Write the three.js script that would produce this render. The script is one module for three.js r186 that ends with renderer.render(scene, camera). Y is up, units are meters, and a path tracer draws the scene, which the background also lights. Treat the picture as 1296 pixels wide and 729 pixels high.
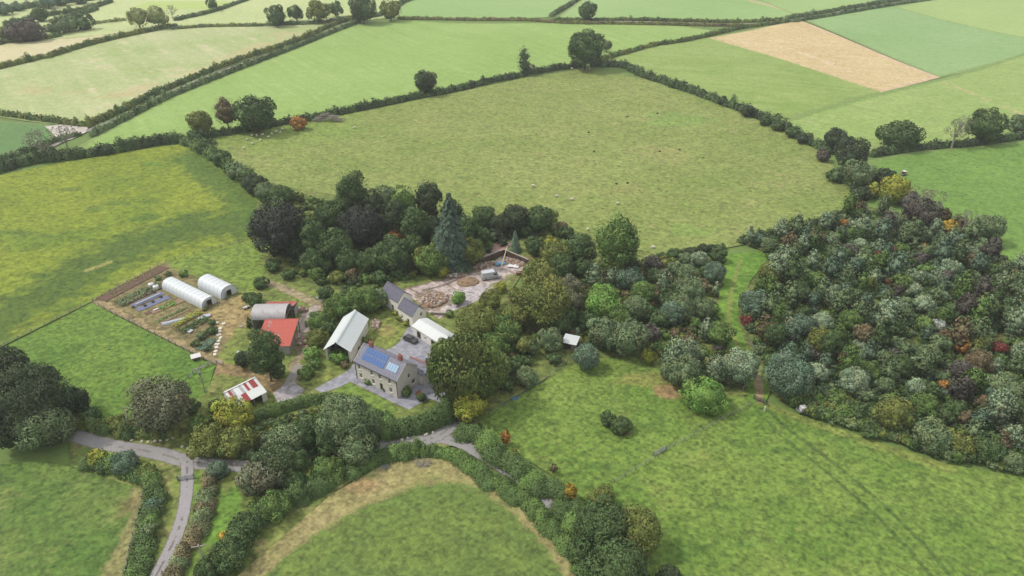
import * as THREE from 'three';
import { mergeGeometries } from 'three/addons/utils/BufferGeometryUtils.js';
import { TessellateModifier } from 'three/addons/modifiers/TessellateModifier.js';

// ---------------------------------------------------------------- camera, sky, sun, exposure
const scene = new THREE.Scene();
const camera = new THREE.PerspectiveCamera(45.18, 16 / 9, 1, 4000);
camera.position.set(0, 108, 0);
camera.rotation.set(-31 * Math.PI / 180, 0, 0);

const renderer = new THREE.WebGLRenderer();
renderer.toneMapping = THREE.LinearToneMapping;
renderer.toneMappingExposure = 1.1;
renderer.shadowMap.enabled = true;

{ // broken cloud, bright towards the zenith
  const W = 128, Hh = 64, d = new Float32Array(W * Hh * 4);
  for (let j = 0; j < Hh; j++) for (let i = 0; i < W; i++) {
    const el = (j + .5) / Hh * Math.PI - Math.PI / 2, a = i / W * Math.PI * 2;
    const s = Math.max(0, Math.sin(el));
    const cl = .5 + .25 * Math.sin(3 * a + 4 * el) * Math.cos(5 * el - a) + .15 * Math.sin(7 * a - 9 * el);
    const L = .53 * (1 + 1.1 * s) * (.9 + .2 * cl), k = (j * W + i) * 4;
    d[k] = L * (.98 + .04 * cl); d[k + 1] = L * (1 + .01 * cl); d[k + 2] = L * (1.02 - .03 * cl); d[k + 3] = 1;
  }
  const sky = new THREE.DataTexture(d, W, Hh, THREE.RGBAFormat, THREE.FloatType);
  sky.mapping = THREE.EquirectangularReflectionMapping; sky.magFilter = sky.minFilter = THREE.LinearFilter; sky.needsUpdate = true;
  scene.background = sky; scene.environment = sky;
}
const sun = new THREE.DirectionalLight(0xfff6ea, 2.7);
sun.position.set(-215, 260, -205); sun.target.position.set(-20, 0, -180);
sun.castShadow = true; sun.shadow.radius = 9; sun.shadow.mapSize.set(4096, 4096);
Object.assign(sun.shadow.camera, { left: -600, right: 600, top: 600, bottom: -600, near: 1, far: 1500 });
scene.add(sun, sun.target);
scene.fog = new THREE.FogExp2(0xeaf0f2, 0.00016);

// ---------------------------------------------------------------- helpers
let seed = 7;
const rnd = () => { seed = (seed + 0x6D2B79F5) | 0; let t = Math.imul(seed ^ seed >>> 15, 1 | seed); t = t + Math.imul(t ^ t >>> 7, 61 | t) ^ t; return ((t ^ t >>> 14) >>> 0) / 4294967296; };
const rr = (a, b) => a + (b - a) * rnd();
const pick = (a) => a[Math.floor(rnd() * a.length)];
const mix = (a, b, t) => a + (b - a) * t;
const clamp = (v, a = 0, b = 1) => Math.min(b, Math.max(a, v));
const smooth = (a, b, v) => { const t = clamp((v - a) / (b - a)); return t * t * (3 - 2 * t); };
const PERM = new Uint8Array(512); { const p = [...Array(256).keys()]; for (let i = 255; i > 0; i--) { const j = Math.floor(rnd() * (i + 1)); [p[i], p[j]] = [p[j], p[i]]; } for (let i = 0; i < 512; i++) PERM[i] = p[i & 255]; }
function noise(x, y) { // value noise, 0..1
  const xi = Math.floor(x), yi = Math.floor(y), fx = x - xi, fy = y - yi, u = fx * fx * (3 - 2 * fx), v = fy * fy * (3 - 2 * fy);
  const a = xi & 255, b = (xi + 1) & 255, c = yi & 255, e = (yi + 1) & 255;
  const n00 = PERM[PERM[a] + c], n10 = PERM[PERM[b] + c], n01 = PERM[PERM[a] + e], n11 = PERM[PERM[b] + e];
  return (n00 + (n10 - n00) * u + (n01 - n00) * v + (n00 - n10 - n01 + n11) * u * v) / 255;
}
const fbm = (x, y, o = 3) => { let s = 0, a = .5, t = 0; for (let i = 0; i < o; i++) { s += a * noise(x, y); t += a; a *= .5; x = x * 2.03 + 17.1; y = y * 2.03 + 5.3; } return s / t; };
// gentle lie of the land: level round the farm, rolling beyond
function land(x, z) {
  const w = smooth(120, 260, Math.hypot(x + 42, z + 180));
  return w * (1.8 * Math.sin(x * .017 + .7) * Math.cos(z * .012 + .4) + .9 * Math.sin(x * .029 + z * .021));
}
const toLin = (c) => { c /= 255; return c <= .04045 ? c / 12.92 : Math.pow((c + .055) / 1.055, 2.4); };
const toSrgb = (c) => 255 * (c <= .0031308 ? c * 12.92 : 1.055 * Math.pow(c, 1 / 2.4) - .055);
const LIGHT = 1.42;                                     // sunlit level ground reads this much brighter than its base colour
const base = (r, g, b) => [toLin(r) / LIGHT, toLin(g) / LIGHT, toLin(b) / LIGHT];
const rgb = (r, g, b) => new THREE.Color().setRGB(...base(r, g, b));
const taken = {};
const numbered = (n) => { const k = taken[n] = (taken[n] ?? -1) + 1; return k ? `${n}_${String(k).padStart(3, '0')}` : n; };
function tag(o, label, category, group, kind) {
  if (label) o.userData.label = label; if (category) o.userData.category = category; if (group) o.userData.group = group; if (kind) o.userData.kind = kind;
  return o;
}
function thing(name, label, category, x, z, turn = 0, group, y = null) {
  const o = new THREE.Group(); o.name = numbered(name); o.position.set(x, y ?? land(x, z), z); o.rotation.y = turn; scene.add(o);
  return tag(o, label, category, group);
}
function mesh(name, geo, mat, parent) {
  const g = Array.isArray(geo) ? (geo.length > 1 ? mergeGeometries(geo.map((q) => { const n = q.index ? q.toNonIndexed() : q; for (const k of Object.keys(n.attributes)) if (!['position', 'normal', 'uv'].includes(k)) n.deleteAttribute(k); return n; })) : geo[0]) : geo;
  const m = new THREE.Mesh(g, mat); m.name = parent ? name : numbered(name); m.castShadow = m.receiveShadow = true; (parent || scene).add(m); return m;
}
function single(name, geo, mat, label, category, group, kind) { return tag(mesh(name, geo, mat), label, category, group, kind); }
function copyOf(o, x, z, turn, scale = 1, label) {
  const c = o.clone(); c.name = numbered(o.name.replace(/_\d{3}$/, '')); c.position.set(x, land(x, z), z); c.rotation.y = turn; c.scale.setScalar(scale); c.userData = { ...o.userData }; if (label) c.userData.label = label; scene.add(c); return c;
}
const box = (w, h, d, x = 0, y = 0, z = 0, ry = 0, rx = 0, rz = 0) => { const g = new THREE.BoxGeometry(w, h, d); if (rx) g.rotateX(rx); if (rz) g.rotateZ(rz); if (ry) g.rotateY(ry); return g.translate(x, y, z); };
const cyl = (r0, r1, h, x = 0, y = 0, z = 0, n = 8) => new THREE.CylinderGeometry(r1, r0, h, n).translate(x, y + h / 2, z);
function bar(a, b, r, n = 6, r2 = r) { // round bar from a to b
  const A = new THREE.Vector3(...a), B = new THREE.Vector3(...b), d = B.clone().sub(A), L = d.length();
  const g = new THREE.CylinderGeometry(r2, r, L, n, 1);
  g.applyQuaternion(new THREE.Quaternion().setFromUnitVectors(new THREE.Vector3(0, 1, 0), d.normalize()));
  return g.translate((A.x + B.x) / 2, (A.y + B.y) / 2, (A.z + B.z) / 2);
}
function texture(size, sizeY, fn) { // fn(u, v) in 0..1 gives a linear colour
  const d = new Uint8Array(size * sizeY * 4);
  for (let j = 0; j < sizeY; j++) for (let i = 0; i < size; i++) {
    const c = fn((i + .5) / size, (j + .5) / sizeY), k = (j * size + i) * 4;
    d[k] = toSrgb(clamp(c[0])); d[k + 1] = toSrgb(clamp(c[1])); d[k + 2] = toSrgb(clamp(c[2])); d[k + 3] = 255;
  }
  const t = new THREE.DataTexture(d, size, sizeY); t.colorSpace = THREE.SRGBColorSpace; t.magFilter = THREE.LinearFilter; t.minFilter = THREE.LinearMipmapLinearFilter; t.generateMipmaps = true;
  t.wrapS = t.wrapT = THREE.RepeatWrapping; t.needsUpdate = true; return t;
}
const std = (color, roughness = .85, extra = {}) => new THREE.MeshStandardMaterial({ color, roughness, ...extra });
const segDist = (x, z, a, b) => { const dx = b[0] - a[0], dz = b[1] - a[1], t = clamp(((x - a[0]) * dx + (z - a[1]) * dz) / (dx * dx + dz * dz)); return Math.hypot(x - a[0] - t * dx, z - a[1] - t * dz); };
const lineDist = (x, z, p) => { let m = 1e9; for (let i = 0; i + 1 < p.length; i++) m = Math.min(m, segDist(x, z, p[i], p[i + 1])); return m; };
const inside = (x, z, p) => { let c = false; for (let i = 0, j = p.length - 1; i < p.length; j = i++) if ((p[i][1] > z) !== (p[j][1] > z) && x < (p[j][0] - p[i][0]) * (z - p[i][1]) / (p[j][1] - p[i][1]) + p[i][0]) c = !c; return c; };
function curve(pts, step) { // even points along a smooth line
  const c = new THREE.CatmullRomCurve3(pts.map(([x, z]) => new THREE.Vector3(x, 0, z)), false, 'centripetal'), n = Math.max(2, Math.round(c.getLength() / step));
  return c.getSpacedPoints(n).map((p) => [p.x, p.z]);
}

// ---------------------------------------------------------------- ground and fields
{
  const g = new THREE.PlaneGeometry(3200, 2600, 160, 130).rotateX(-Math.PI / 2).translate(0, 0, -1000), p = g.attributes.position;
  for (let i = 0; i < p.count; i++) p.setY(i, land(p.getX(i), p.getZ(i)) - .3);
  g.computeVertexNormals();
  const uv = g.attributes.uv; for (let i = 0; i < p.count; i++) uv.setXY(i, p.getX(i) / 60, p.getZ(i) / 60);
  const t = texture(512, 512, (u, v) => { const n = .5 * fbm(u * 8, v * 8, 2) + .5 * fbm(u * 60, v * 60, 2), w = base(112, 138, 68); return w.map((c) => c * (.7 + .6 * n)); });
  const m = mesh('ground', g, std(0xffffff, .95, { map: t })); tag(m, 'grassy ground under and between the fields', null, null, 'structure');
}
let layer = 0;
function sheet(name, label, poly, opt) { // a piece of ground with its own grown pattern
  const shape = new THREE.Shape(poly.map(([x, z]) => new THREE.Vector2(x, -z)));
  let g = new THREE.ShapeGeometry(shape).rotateX(-Math.PI / 2);
  g = new TessellateModifier(opt.cell ?? 9, 9).modify(g);
  const p = g.attributes.position; let x0 = 1e9, x1 = -1e9, z0 = 1e9, z1 = -1e9;
  for (let i = 0; i < p.count; i++) { const x = p.getX(i), z = p.getZ(i); x0 = Math.min(x0, x); x1 = Math.max(x1, x); z0 = Math.min(z0, z); z1 = Math.max(z1, z); }
  const lift = opt.lift ?? (layer++ * .003);
  const e = 2, nn = new Float32Array(p.count * 3), uv = new Float32Array(p.count * 2);
  for (let i = 0; i < p.count; i++) {
    const x = p.getX(i), z = p.getZ(i); p.setY(i, land(x, z) + lift);
    const v = new THREE.Vector3(land(x - e, z) - land(x + e, z), 2 * e, land(x, z - e) - land(x, z + e)).normalize(); nn.set([v.x, v.y, v.z], i * 3);
    uv.set([(x - x0) / (x1 - x0), (z - z0) / (z1 - z0)], i * 2);
  }
  g.setAttribute('normal', new THREE.BufferAttribute(nn, 3)); g.setAttribute('uv', new THREE.BufferAttribute(uv, 2));
  const res = opt.res ?? .25, W = Math.min(opt.max ?? 1400, Math.ceil((x1 - x0) / res)), Hh = Math.min(opt.max ?? 1400, Math.ceil((z1 - z0) / res));
  const A = base(...opt.a), B = base(...opt.b), C = base(...(opt.c ?? opt.b)), ang = opt.streak ?? .6, ca = Math.cos(ang), sa = Math.sin(ang), rough = opt.rough ?? .3, fine = opt.fine ?? .5, big = opt.big ?? 30, str = opt.str ?? [1.2, 9];
  const closed = [...poly, poly[0]], tmp = [0, 0, 0], feats = [...(name === 'field' || name === 'ploughed_field' ? [{ edge: name === 'field' ? 3.4 : 2.6, col: name === 'field' ? [128, 146, 84] : [176, 176, 116], s: .6, wob: 5 }] : []), ...(opt.marks ?? [])].map((f) => {
    const pts = f.line ?? f.poly ?? f.along ?? (f.edge ? poly : null), m = f.line ? f.w + (f.wob ?? 1) : 3, bb = pts ? [Math.min(...pts.map((q) => q[0])) - m, Math.max(...pts.map((q) => q[0])) + m, Math.min(...pts.map((q) => q[1])) - m, Math.max(...pts.map((q) => q[1])) + m] : [f.x - 2 * Math.max(f.rx, f.rz), f.x + 2 * Math.max(f.rx, f.rz), f.z - 2 * Math.max(f.rx, f.rz), f.z + 2 * Math.max(f.rx, f.rz)];
    return { ...f, col: base(...f.col), bb };
  });
  const t = texture(W, Hh, (u, v) => {
    const x = x0 + u * (x1 - x0), z = z0 + v * (z1 - z0), sx = x * ca + z * sa, sz = -x * sa + z * ca;
    const n0 = noise(x / fine + 31, z / fine + 7), n1 = noise(x / (fine * 2.1), z / (fine * 2.1)), n2 = fbm(x / (fine * 5.5) + 9, z / (fine * 5.5), 2), n3 = fbm(x / big + 40, z / big + 11, 3), st = fbm(sz / str[0], sx / str[1], 2);
    const k = clamp(.5 + 1.4 * (n3 - .5) + .45 * (n2 - .5) + .45 * (st - .5)), k2 = smooth(.55, .8, fbm(x / 6 + 70, z / 6 + 30, 3) * .6 + st * .4);
    const lum = 1 + rough * (1.5 * (n0 - .5) + 1.9 * (n1 - .5) + .5 * (n2 - .5) + .4 * (st - .5));
    for (let q = 0; q < 3; q++) tmp[q] = mix(mix(A[q], B[q], k), C[q], k2 * (opt.ca ?? .5));
    for (const f of feats) {
      let w = 0; if (x < f.bb[0] || x > f.bb[1] || z < f.bb[2] || z > f.bb[3]) continue;
      if (f.line) { const dd = lineDist(x, z, f.line) + (n2 - .5) * (f.wob ?? 1); w = smooth(f.w, f.w * (f.hard ?? .5), dd); if (f.gap) w *= smooth(.35, .55, fbm(sx / f.gap, sz / f.gap, 2)); }
      else if (f.edge) { w = smooth(f.edge, f.edge * .6, lineDist(x, z, f.along ?? closed) + (n2 - .5) * (f.wob ?? 3)); }
      else if (f.poly) { const qx = x + (n2 - .5) * (f.wob ?? 1.5), qz = z + (n1 - .5) * (f.wob ?? 1.5); w = inside(qx, qz, f.poly) ? (f.soft ? smooth(0, f.soft, lineDist(qx, qz, f.ring ??= [...f.poly, f.poly[0]])) : 1) : 0; }
      else { const dx = x - f.x, dz = z - f.z, c2 = Math.cos(f.rot ?? 0), s2 = Math.sin(f.rot ?? 0), ex = (dx * c2 + dz * s2) / f.rx, ez = (-dx * s2 + dz * c2) / f.rz; w = smooth(1.15, .45, Math.hypot(ex, ez) + (fbm(x / 6, z / 6, 3) - .5) * 1.3); }
      w *= f.s ?? .8; if (w > 0) for (let q = 0; q < 3; q++) tmp[q] = mix(tmp[q], f.col[q], w);
    }
    return [tmp[0] * lum, tmp[1] * lum, tmp[2] * lum];
  });
  t.wrapS = t.wrapT = THREE.ClampToEdgeWrapping;
  const m = mesh(name, g, std(0xffffff, .95, { map: t })); m.userData.grown = { d: t.image.data, W, Hh, x0, x1, z0, z1, poly }; return tag(m, label, null, null, 'structure');
}
const tan = [172, 154, 108];
// far fields: pale mown swards, most with sunlight and haze painted into their colours
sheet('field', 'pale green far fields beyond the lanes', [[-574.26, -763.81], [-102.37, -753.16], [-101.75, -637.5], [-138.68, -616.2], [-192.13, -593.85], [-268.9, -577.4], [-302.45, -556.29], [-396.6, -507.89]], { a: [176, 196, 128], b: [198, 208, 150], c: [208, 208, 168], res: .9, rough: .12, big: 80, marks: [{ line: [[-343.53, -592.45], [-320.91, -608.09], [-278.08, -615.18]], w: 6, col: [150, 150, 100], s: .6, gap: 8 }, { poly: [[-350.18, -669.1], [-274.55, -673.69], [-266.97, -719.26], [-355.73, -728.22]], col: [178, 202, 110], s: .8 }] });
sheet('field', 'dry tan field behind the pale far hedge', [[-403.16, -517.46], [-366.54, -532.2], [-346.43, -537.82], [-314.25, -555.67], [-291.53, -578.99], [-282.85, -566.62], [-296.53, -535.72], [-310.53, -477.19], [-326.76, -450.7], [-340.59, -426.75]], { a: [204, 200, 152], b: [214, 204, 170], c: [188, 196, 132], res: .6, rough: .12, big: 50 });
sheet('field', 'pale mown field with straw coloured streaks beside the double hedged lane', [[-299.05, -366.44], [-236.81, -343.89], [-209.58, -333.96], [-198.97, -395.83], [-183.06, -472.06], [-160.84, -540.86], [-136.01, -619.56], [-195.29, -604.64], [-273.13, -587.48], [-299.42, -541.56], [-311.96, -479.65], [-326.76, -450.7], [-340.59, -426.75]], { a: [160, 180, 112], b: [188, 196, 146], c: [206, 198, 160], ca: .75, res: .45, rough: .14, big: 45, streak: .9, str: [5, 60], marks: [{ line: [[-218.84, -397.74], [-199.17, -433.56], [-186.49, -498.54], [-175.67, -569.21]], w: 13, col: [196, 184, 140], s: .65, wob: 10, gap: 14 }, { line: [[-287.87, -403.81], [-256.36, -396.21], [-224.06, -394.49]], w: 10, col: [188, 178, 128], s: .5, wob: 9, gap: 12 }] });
sheet('field', 'dark green corner field beside the concrete pad', [[-290.76, -354.16], [-236.81, -343.89], [-222.12, -334.42], [-214.05, -313.65], [-225.03, -290.01], [-236.8, -276.73]], { a: [94, 132, 74], b: [106, 142, 82], res: .35, rough: .14 });
sheet('field', 'smooth bright green field between the lane and the sheep pasture', [[-197.88, -303.23], [-196.83, -326.05], [-193.65, -383.65], [-177.46, -455.53], [-138.87, -591.52], [-125.51, -616.98], [-97.05, -628.24], [45.54, -592.07], [140.48, -599.4], [168.95, -580.9], [103.61, -520.18], [62.36, -479.97], [48.23, -459.4], [6.83, -433.83], [-51.05, -384.93], [-88.77, -355.46], [-113.73, -339.12], [-142.35, -317.39], [-152.97, -309.56], [-166.62, -304.99], [-179.49, -296.7], [-191.36, -295.75]], { a: [142, 174, 90], b: [156, 184, 104], c: [170, 192, 120], res: .5, rough: .12, big: 60, streak: 1.0, str: [2.5, 60] });
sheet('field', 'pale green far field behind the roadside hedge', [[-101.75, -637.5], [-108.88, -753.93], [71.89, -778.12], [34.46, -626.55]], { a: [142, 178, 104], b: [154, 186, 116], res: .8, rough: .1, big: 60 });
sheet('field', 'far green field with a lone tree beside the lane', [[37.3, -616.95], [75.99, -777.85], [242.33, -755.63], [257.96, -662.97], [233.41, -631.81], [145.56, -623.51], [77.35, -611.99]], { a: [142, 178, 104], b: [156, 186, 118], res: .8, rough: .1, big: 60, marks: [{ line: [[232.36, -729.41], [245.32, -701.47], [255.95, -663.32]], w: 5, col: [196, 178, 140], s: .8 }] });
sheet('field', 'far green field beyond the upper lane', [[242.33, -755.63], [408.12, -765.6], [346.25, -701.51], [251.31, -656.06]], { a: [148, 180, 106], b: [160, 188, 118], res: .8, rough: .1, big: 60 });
sheet('field', 'olive green field beside the ploughed strip', [[62.42, -475.84], [103.61, -520.18], [127.12, -536.31], [153.49, -556.94], [213.53, -399.29], [142.21, -348], [123.76, -358.22], [98.61, -406.18], [81.79, -435.47], [69.33, -463.76]], { a: [132, 160, 76], b: [150, 172, 94], c: [164, 180, 114], res: .4, rough: .14, big: 26, streak: .35, str: [3, 45] });
sheet('ploughed_field', 'tan ploughed strip with swirling tractor marks', [[150.21, -553.53], [234.31, -620.48], [247.57, -622.09], [265.38, -434.86], [211.79, -397.5]], { a: [202, 180, 132], b: [212, 192, 146], c: [222, 206, 166], res: .35, rough: .2, big: 30, streak: .35, str: [1, 50], marks: [{ line: [[247.57, -622.09], [265.38, -434.86], [211.79, -397.5]], w: 5, col: [214, 186, 158], s: .7 }, { line: [[167.55, -541.75], [198.82, -512.13], [211.77, -460.22], [214.4, -448]], w: 4, col: [226, 210, 180], s: .55, wob: 5, gap: 6 }] });
sheet('field', 'blue green field beyond the ploughed strip', [[250.09, -625.38], [290.59, -649.18], [343.04, -683.14], [385.74, -720.43], [394.92, -528.01], [381.82, -508.19], [265.38, -434.86]], { a: [136, 172, 106], b: [148, 180, 118], c: [160, 188, 126], res: .45, rough: .12, big: 50 });
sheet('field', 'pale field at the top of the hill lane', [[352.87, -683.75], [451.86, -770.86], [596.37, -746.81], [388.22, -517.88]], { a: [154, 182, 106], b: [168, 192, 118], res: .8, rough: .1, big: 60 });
sheet('field', 'rough pasture below the ploughed strip with a faint track', [[142.21, -348], [213.53, -399.29], [264.27, -432.78], [388.22, -517.88], [255.15, -318.78], [185.63, -303.01], [161.06, -295.86], [146.36, -306.84], [133.76, -334.67]], { a: [140, 168, 88], b: [156, 178, 102], c: [168, 180, 118], res: .4, rough: .18, big: 24, marks: [{ line: [[142.21, -348], [211.92, -395.8], [262.06, -428.67], [353.72, -493.24]], w: 4, col: [110, 146, 66], s: .5, wob: 2 }, { line: [[261.16, -422.55], [262.15, -387.82], [261.4, -348.3]], w: 2.4, col: [186, 176, 124], s: .7, wob: 2, gap: 6 }] });
sheet('field', 'vivid green grass field behind the young wood', [[157.13, -290.13], [183.58, -298.94], [248.87, -309.43], [162.01, -155.61], [158.27, -184.97], [157.71, -207.51], [151.15, -225.4], [134.96, -239.95], [137.76, -256.92]], { a: [104, 142, 58], b: [118, 154, 68], c: [86, 122, 52], ca: .55, res: .3, rough: .22, big: 22 });
// pastures round the farm
sheet('sheep_pasture', 'wide dry green sheep pasture behind the farm', [[-151.99, -311.69], [-127.9, -325.72], [-87.97, -351.63], [-50.71, -381.97], [6.79, -430.42], [49.42, -455.63], [80.57, -427.98], [111.09, -373.64], [132.61, -330.02], [141.04, -298.72], [136.65, -269.6], [132.41, -234.23], [97.85, -219.11], [77.97, -208], [46.62, -196.9], [28.69, -196.9], [13.89, -208], [-13.38, -220.08], [-65.76, -229.86], [-85.96, -247.75], [-116.66, -277.69]], { a: [124, 144, 68], b: [142, 154, 84], c: [150, 146, 92], ca: .5, res: .24, rough: .3, big: 22, streak: .3, str: [1, 3], marks: [{ x: -115, z: -330, rx: 45, rz: 40, col: [124, 152, 60], s: .5 }, { x: 85.83, z: -348.72, rx: 22, rz: 14, col: [112, 156, 66], s: .4 }, { x: 66.13, z: -296.41, rx: 14, rz: 12, col: [164, 152, 100], s: .25 }, { x: 46.09, z: -255.53, rx: 12, rz: 7, col: [164, 152, 100], s: .3 }, { x: 61.9, z: -220.08, rx: 9, rz: 5, col: [118, 154, 66], s: .5 }] });
sheet('pasture', 'yellow green pasture with dark mown swathes beside the vegetable garden', [[-227.65, -254.85], [-211.64, -269.21], [-192.73, -284.16], [-164.84, -301], [-150.37, -307.6], [-113.05, -267.1], [-87.96, -236.77], [-85.39, -213.91], [-89.83, -209.16], [-111.3, -194.79], [-123.25, -171.87], [-135.66, -149.05], [-146.2, -129.66]], { a: [116, 138, 38], b: [138, 152, 46], c: [104, 130, 42], ca: .45, res: .22, rough: .3, big: 20, streak: -.5, str: [.8, 2.4], marks: [{ line: [[-146.46, -152.67], [-138.78, -176.31], [-130.76, -203.45], [-112.22, -223.27], [-89.66, -223.27]], w: 17, col: [68, 98, 36], s: .8, wob: 12, hard: .25 }, { line: [[-176.7, -213.82], [-159.68, -208], [-147.23, -220.08]], w: 6, col: [92, 124, 38], s: .45, wob: 8 }, { line: [[-141.72, -290.25], [-115.25, -259.57], [-91.72, -229.86]], w: 11, col: [74, 106, 38], s: .8, wob: 8, hard: .25 }, { x: -155.54, z: -282.37, rx: 5, rz: 3, col: [96, 132, 46], s: .8 }, { x: -133.54, z: -229.86, rx: 6, rz: 4, col: [78, 112, 36], s: .7 }, { x: -155.84, z: -236.74, rx: 5.0, rz: 3.0, col: [84, 114, 44], s: .6 }, { x: -149.44, z: -241.79, rx: 6.0, rz: 2.5, col: [84, 114, 44], s: .6 }, { x: -173.14, z: -216.89, rx: 9.0, rz: 3.0, col: [84, 114, 44], s: .6 }, { x: -160.41, z: -213.9, rx: 6.0, rz: 2.5, col: [84, 114, 44], s: .6 }, { x: -138.43, z: -244, rx: 5.0, rz: 2.0, col: [84, 114, 44], s: .6 }, { x: -174.52, z: -254.9, rx: 5.0, rz: 2.0, col: [84, 114, 44], s: .6 }, { line: [[-134.04, -190.67], [-130.12, -195.84]], w: 1.6, col: [170, 162, 100], s: .7 }, { line: [[-135.66, -149.05], [-122.8, -171]], w: 1.3, col: [88, 112, 48], s: .6 }, { line: [[-120.24, -181.85], [-112.79, -195.31]], w: 2, col: [150, 146, 76], s: .55, gap: 3 }] });
sheet('pasture', 'lush bright green paddock below the vegetable garden', [[-141.68, -145.56], [-134.43, -149.77], [-123.02, -171.44], [-98.67, -155.27], [-75.7, -140.85], [-73.48, -129.66], [-78.16, -123.95], [-89.4, -118.57], [-102.63, -113.49], [-130.83, -123.95]], { fine: .36, a: [90, 126, 44], b: [110, 140, 54], c: [126, 140, 60], ca: .5, res: .16, rough: .36, big: 12, streak: -.4, str: [.5, 1.5] });
sheet('pasture', 'rough green field beside the narrow lane', [[-118.33, -105.92], [-99.33, -107.75], [-89.44, -105.01], [-81.72, -102.8], [-74.83, -100.65], [-71.24, -88.06], [-66.97, -74.79], [-96.77, -74.79]], { fine: .36, a: [82, 116, 44], b: [108, 130, 60], c: [124, 132, 72], ca: .5, res: .13, rough: .36, big: 12, streak: -.2, str: [.5, 1.5], marks: [{ line: [[-76.47, -102.8], [-73.41, -93.71], [-71.44, -86.27], [-71.85, -79.65]], w: 2.6, col: [164, 150, 104], s: .6, wob: 2.4 }, { x: -76.68, z: -95.69, rx: 2.2, rz: 3, col: [120, 104, 70], s: .6 }] });
const sweep = curve([[-46.8, -72.55], [-44.48, -80.79], [-39.62, -87.34], [-33.67, -92.94], [-26.03, -98.34], [-18.42, -101.72], [-11.13, -102.37], [-5.81, -100.01], [0.31, -94.3], [6.24, -86.98], [10.48, -79.81], [12.64, -72.55]], 3);
sheet('pasture', 'curved green field with a dry tan margin above the lower lane', [[-49.61, -74.79], [-49.61, -80.79], [-46.51, -86.98], [-36.51, -98.75], [-26.62, -107.29], [-14.99, -109.15], [-7.07, -103.24], [0.32, -96.9], [7.76, -87.7], [13.52, -77.57], [13.65, -71.82]], { fine: .36, a: [146, 142, 88], b: [164, 154, 106], c: [122, 140, 70], ca: .6, res: .13, rough: .34, big: 9, marks: [{ poly: sweep, col: [98, 124, 54], s: .94, wob: 2.4, soft: 1.6 }, { x: -18.93, z: -86.27, rx: 9, rz: 6, col: [112, 132, 58], s: .6 }, { x: -31.42, z: -101.5, rx: 6, rz: 3, col: [168, 132, 98], s: .55 }, { line: [[-39.72, -81.12], [-31.5, -89.9], [-16.97, -95.69], [-4.24, -89.9], [0.29, -81.12]], w: 3, col: [116, 134, 60], s: .5, gap: 5 }] });
sheet('pasture', 'large yellow green meadow below the young wood', [[-9.13, -121.76], [-1.5, -126.76], [8.22, -135.1], [14.71, -143.85], [31.2, -144.87], [40.28, -138.9], [48.71, -132.64], [59.63, -127.34], [67.94, -121.76], [79.31, -114.44], [92.6, -106.65], [110.87, -101.51], [97.8, -68.48], [26.46, -68.97], [22.22, -84.51], [17.42, -94.1], [6.98, -105.01], [-1.38, -112.02]], { fine: .36, a: [96, 128, 46], b: [120, 144, 62], c: [134, 142, 74], ca: .45, res: .13, max: 1800, rough: .38, big: 11, streak: .5, str: [.5, 1.3], marks: [{ line: [[58.71, -126.19], [62.74, -117.27], [69.03, -106.35], [74.1, -95.6], [77.05, -86.09], [79.24, -74.5]], w: .62, col: [76, 104, 42], s: .75, wob: .5 }, { line: [[57.06, -125.07], [59.92, -115.74], [65.83, -105], [70.82, -94.23], [73.8, -84.88], [75.62, -73.33]], w: .55, col: [76, 104, 42], s: .7, wob: .5 }, { x: 38.63, z: -130.54, rx: 4, rz: 3, col: [176, 142, 104], s: .8 }, { x: 31.8, z: -135.72, rx: 7, rz: 3, col: [158, 148, 84], s: .5 }, { x: 24.32, z: -116.5, rx: 2.6, rz: 1.2, col: [140, 118, 80], s: .7 }, { line: [[59.63, -127.34], [67.75, -121.22], [79.09, -113.94], [92.1, -105.74]], w: 2.5, col: [146, 146, 78], s: .4 }, { x: 69.57, z: -116.5, rx: 2.4, rz: 1.2, col: [74, 108, 40], s: .5 }, { x: 74.41, z: -114.46, rx: 3.0, rz: 1.0, col: [74, 108, 40], s: .5 }, { x: 58.88, z: -111.05, rx: 3.0, rz: 1.5, col: [74, 108, 40], s: .5 }, { x: 49.22, z: -113.49, rx: 3.0, rz: 2.0, col: [74, 108, 40], s: .5 }, { x: 40.38, z: -95.69, rx: 4.0, rz: 1.5, col: [74, 108, 40], s: .5 }, { x: 59.09, z: -101.93, rx: 3.0, rz: 1.2, col: [74, 108, 40], s: .5 }, { x: 32.45, z: -84.51, rx: 5.0, rz: 2.5, col: [74, 108, 40], s: .5 }, { x: 84.04, z: -106.27, rx: 3.0, rz: 1.2, col: [74, 108, 40], s: .5 }, { x: 43.19, z: -86.26, rx: 3.0, rz: 1.2, col: [74, 108, 40], s: .5 }, { x: 67.71, z: -91.71, rx: 3.0, rz: 1.2, col: [74, 108, 40], s: .5 }, { x: 9.4, z: -119.89, rx: 3.0, rz: 1.5, col: [74, 108, 40], s: .5 }, { x: 30.88, z: -118.57, rx: 2.6, rz: 1.2, col: [74, 108, 40], s: .5 }, { x: 18.77, z: -106.37, rx: 3.0, rz: 1.2, col: [74, 108, 40], s: .5 }] });
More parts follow.
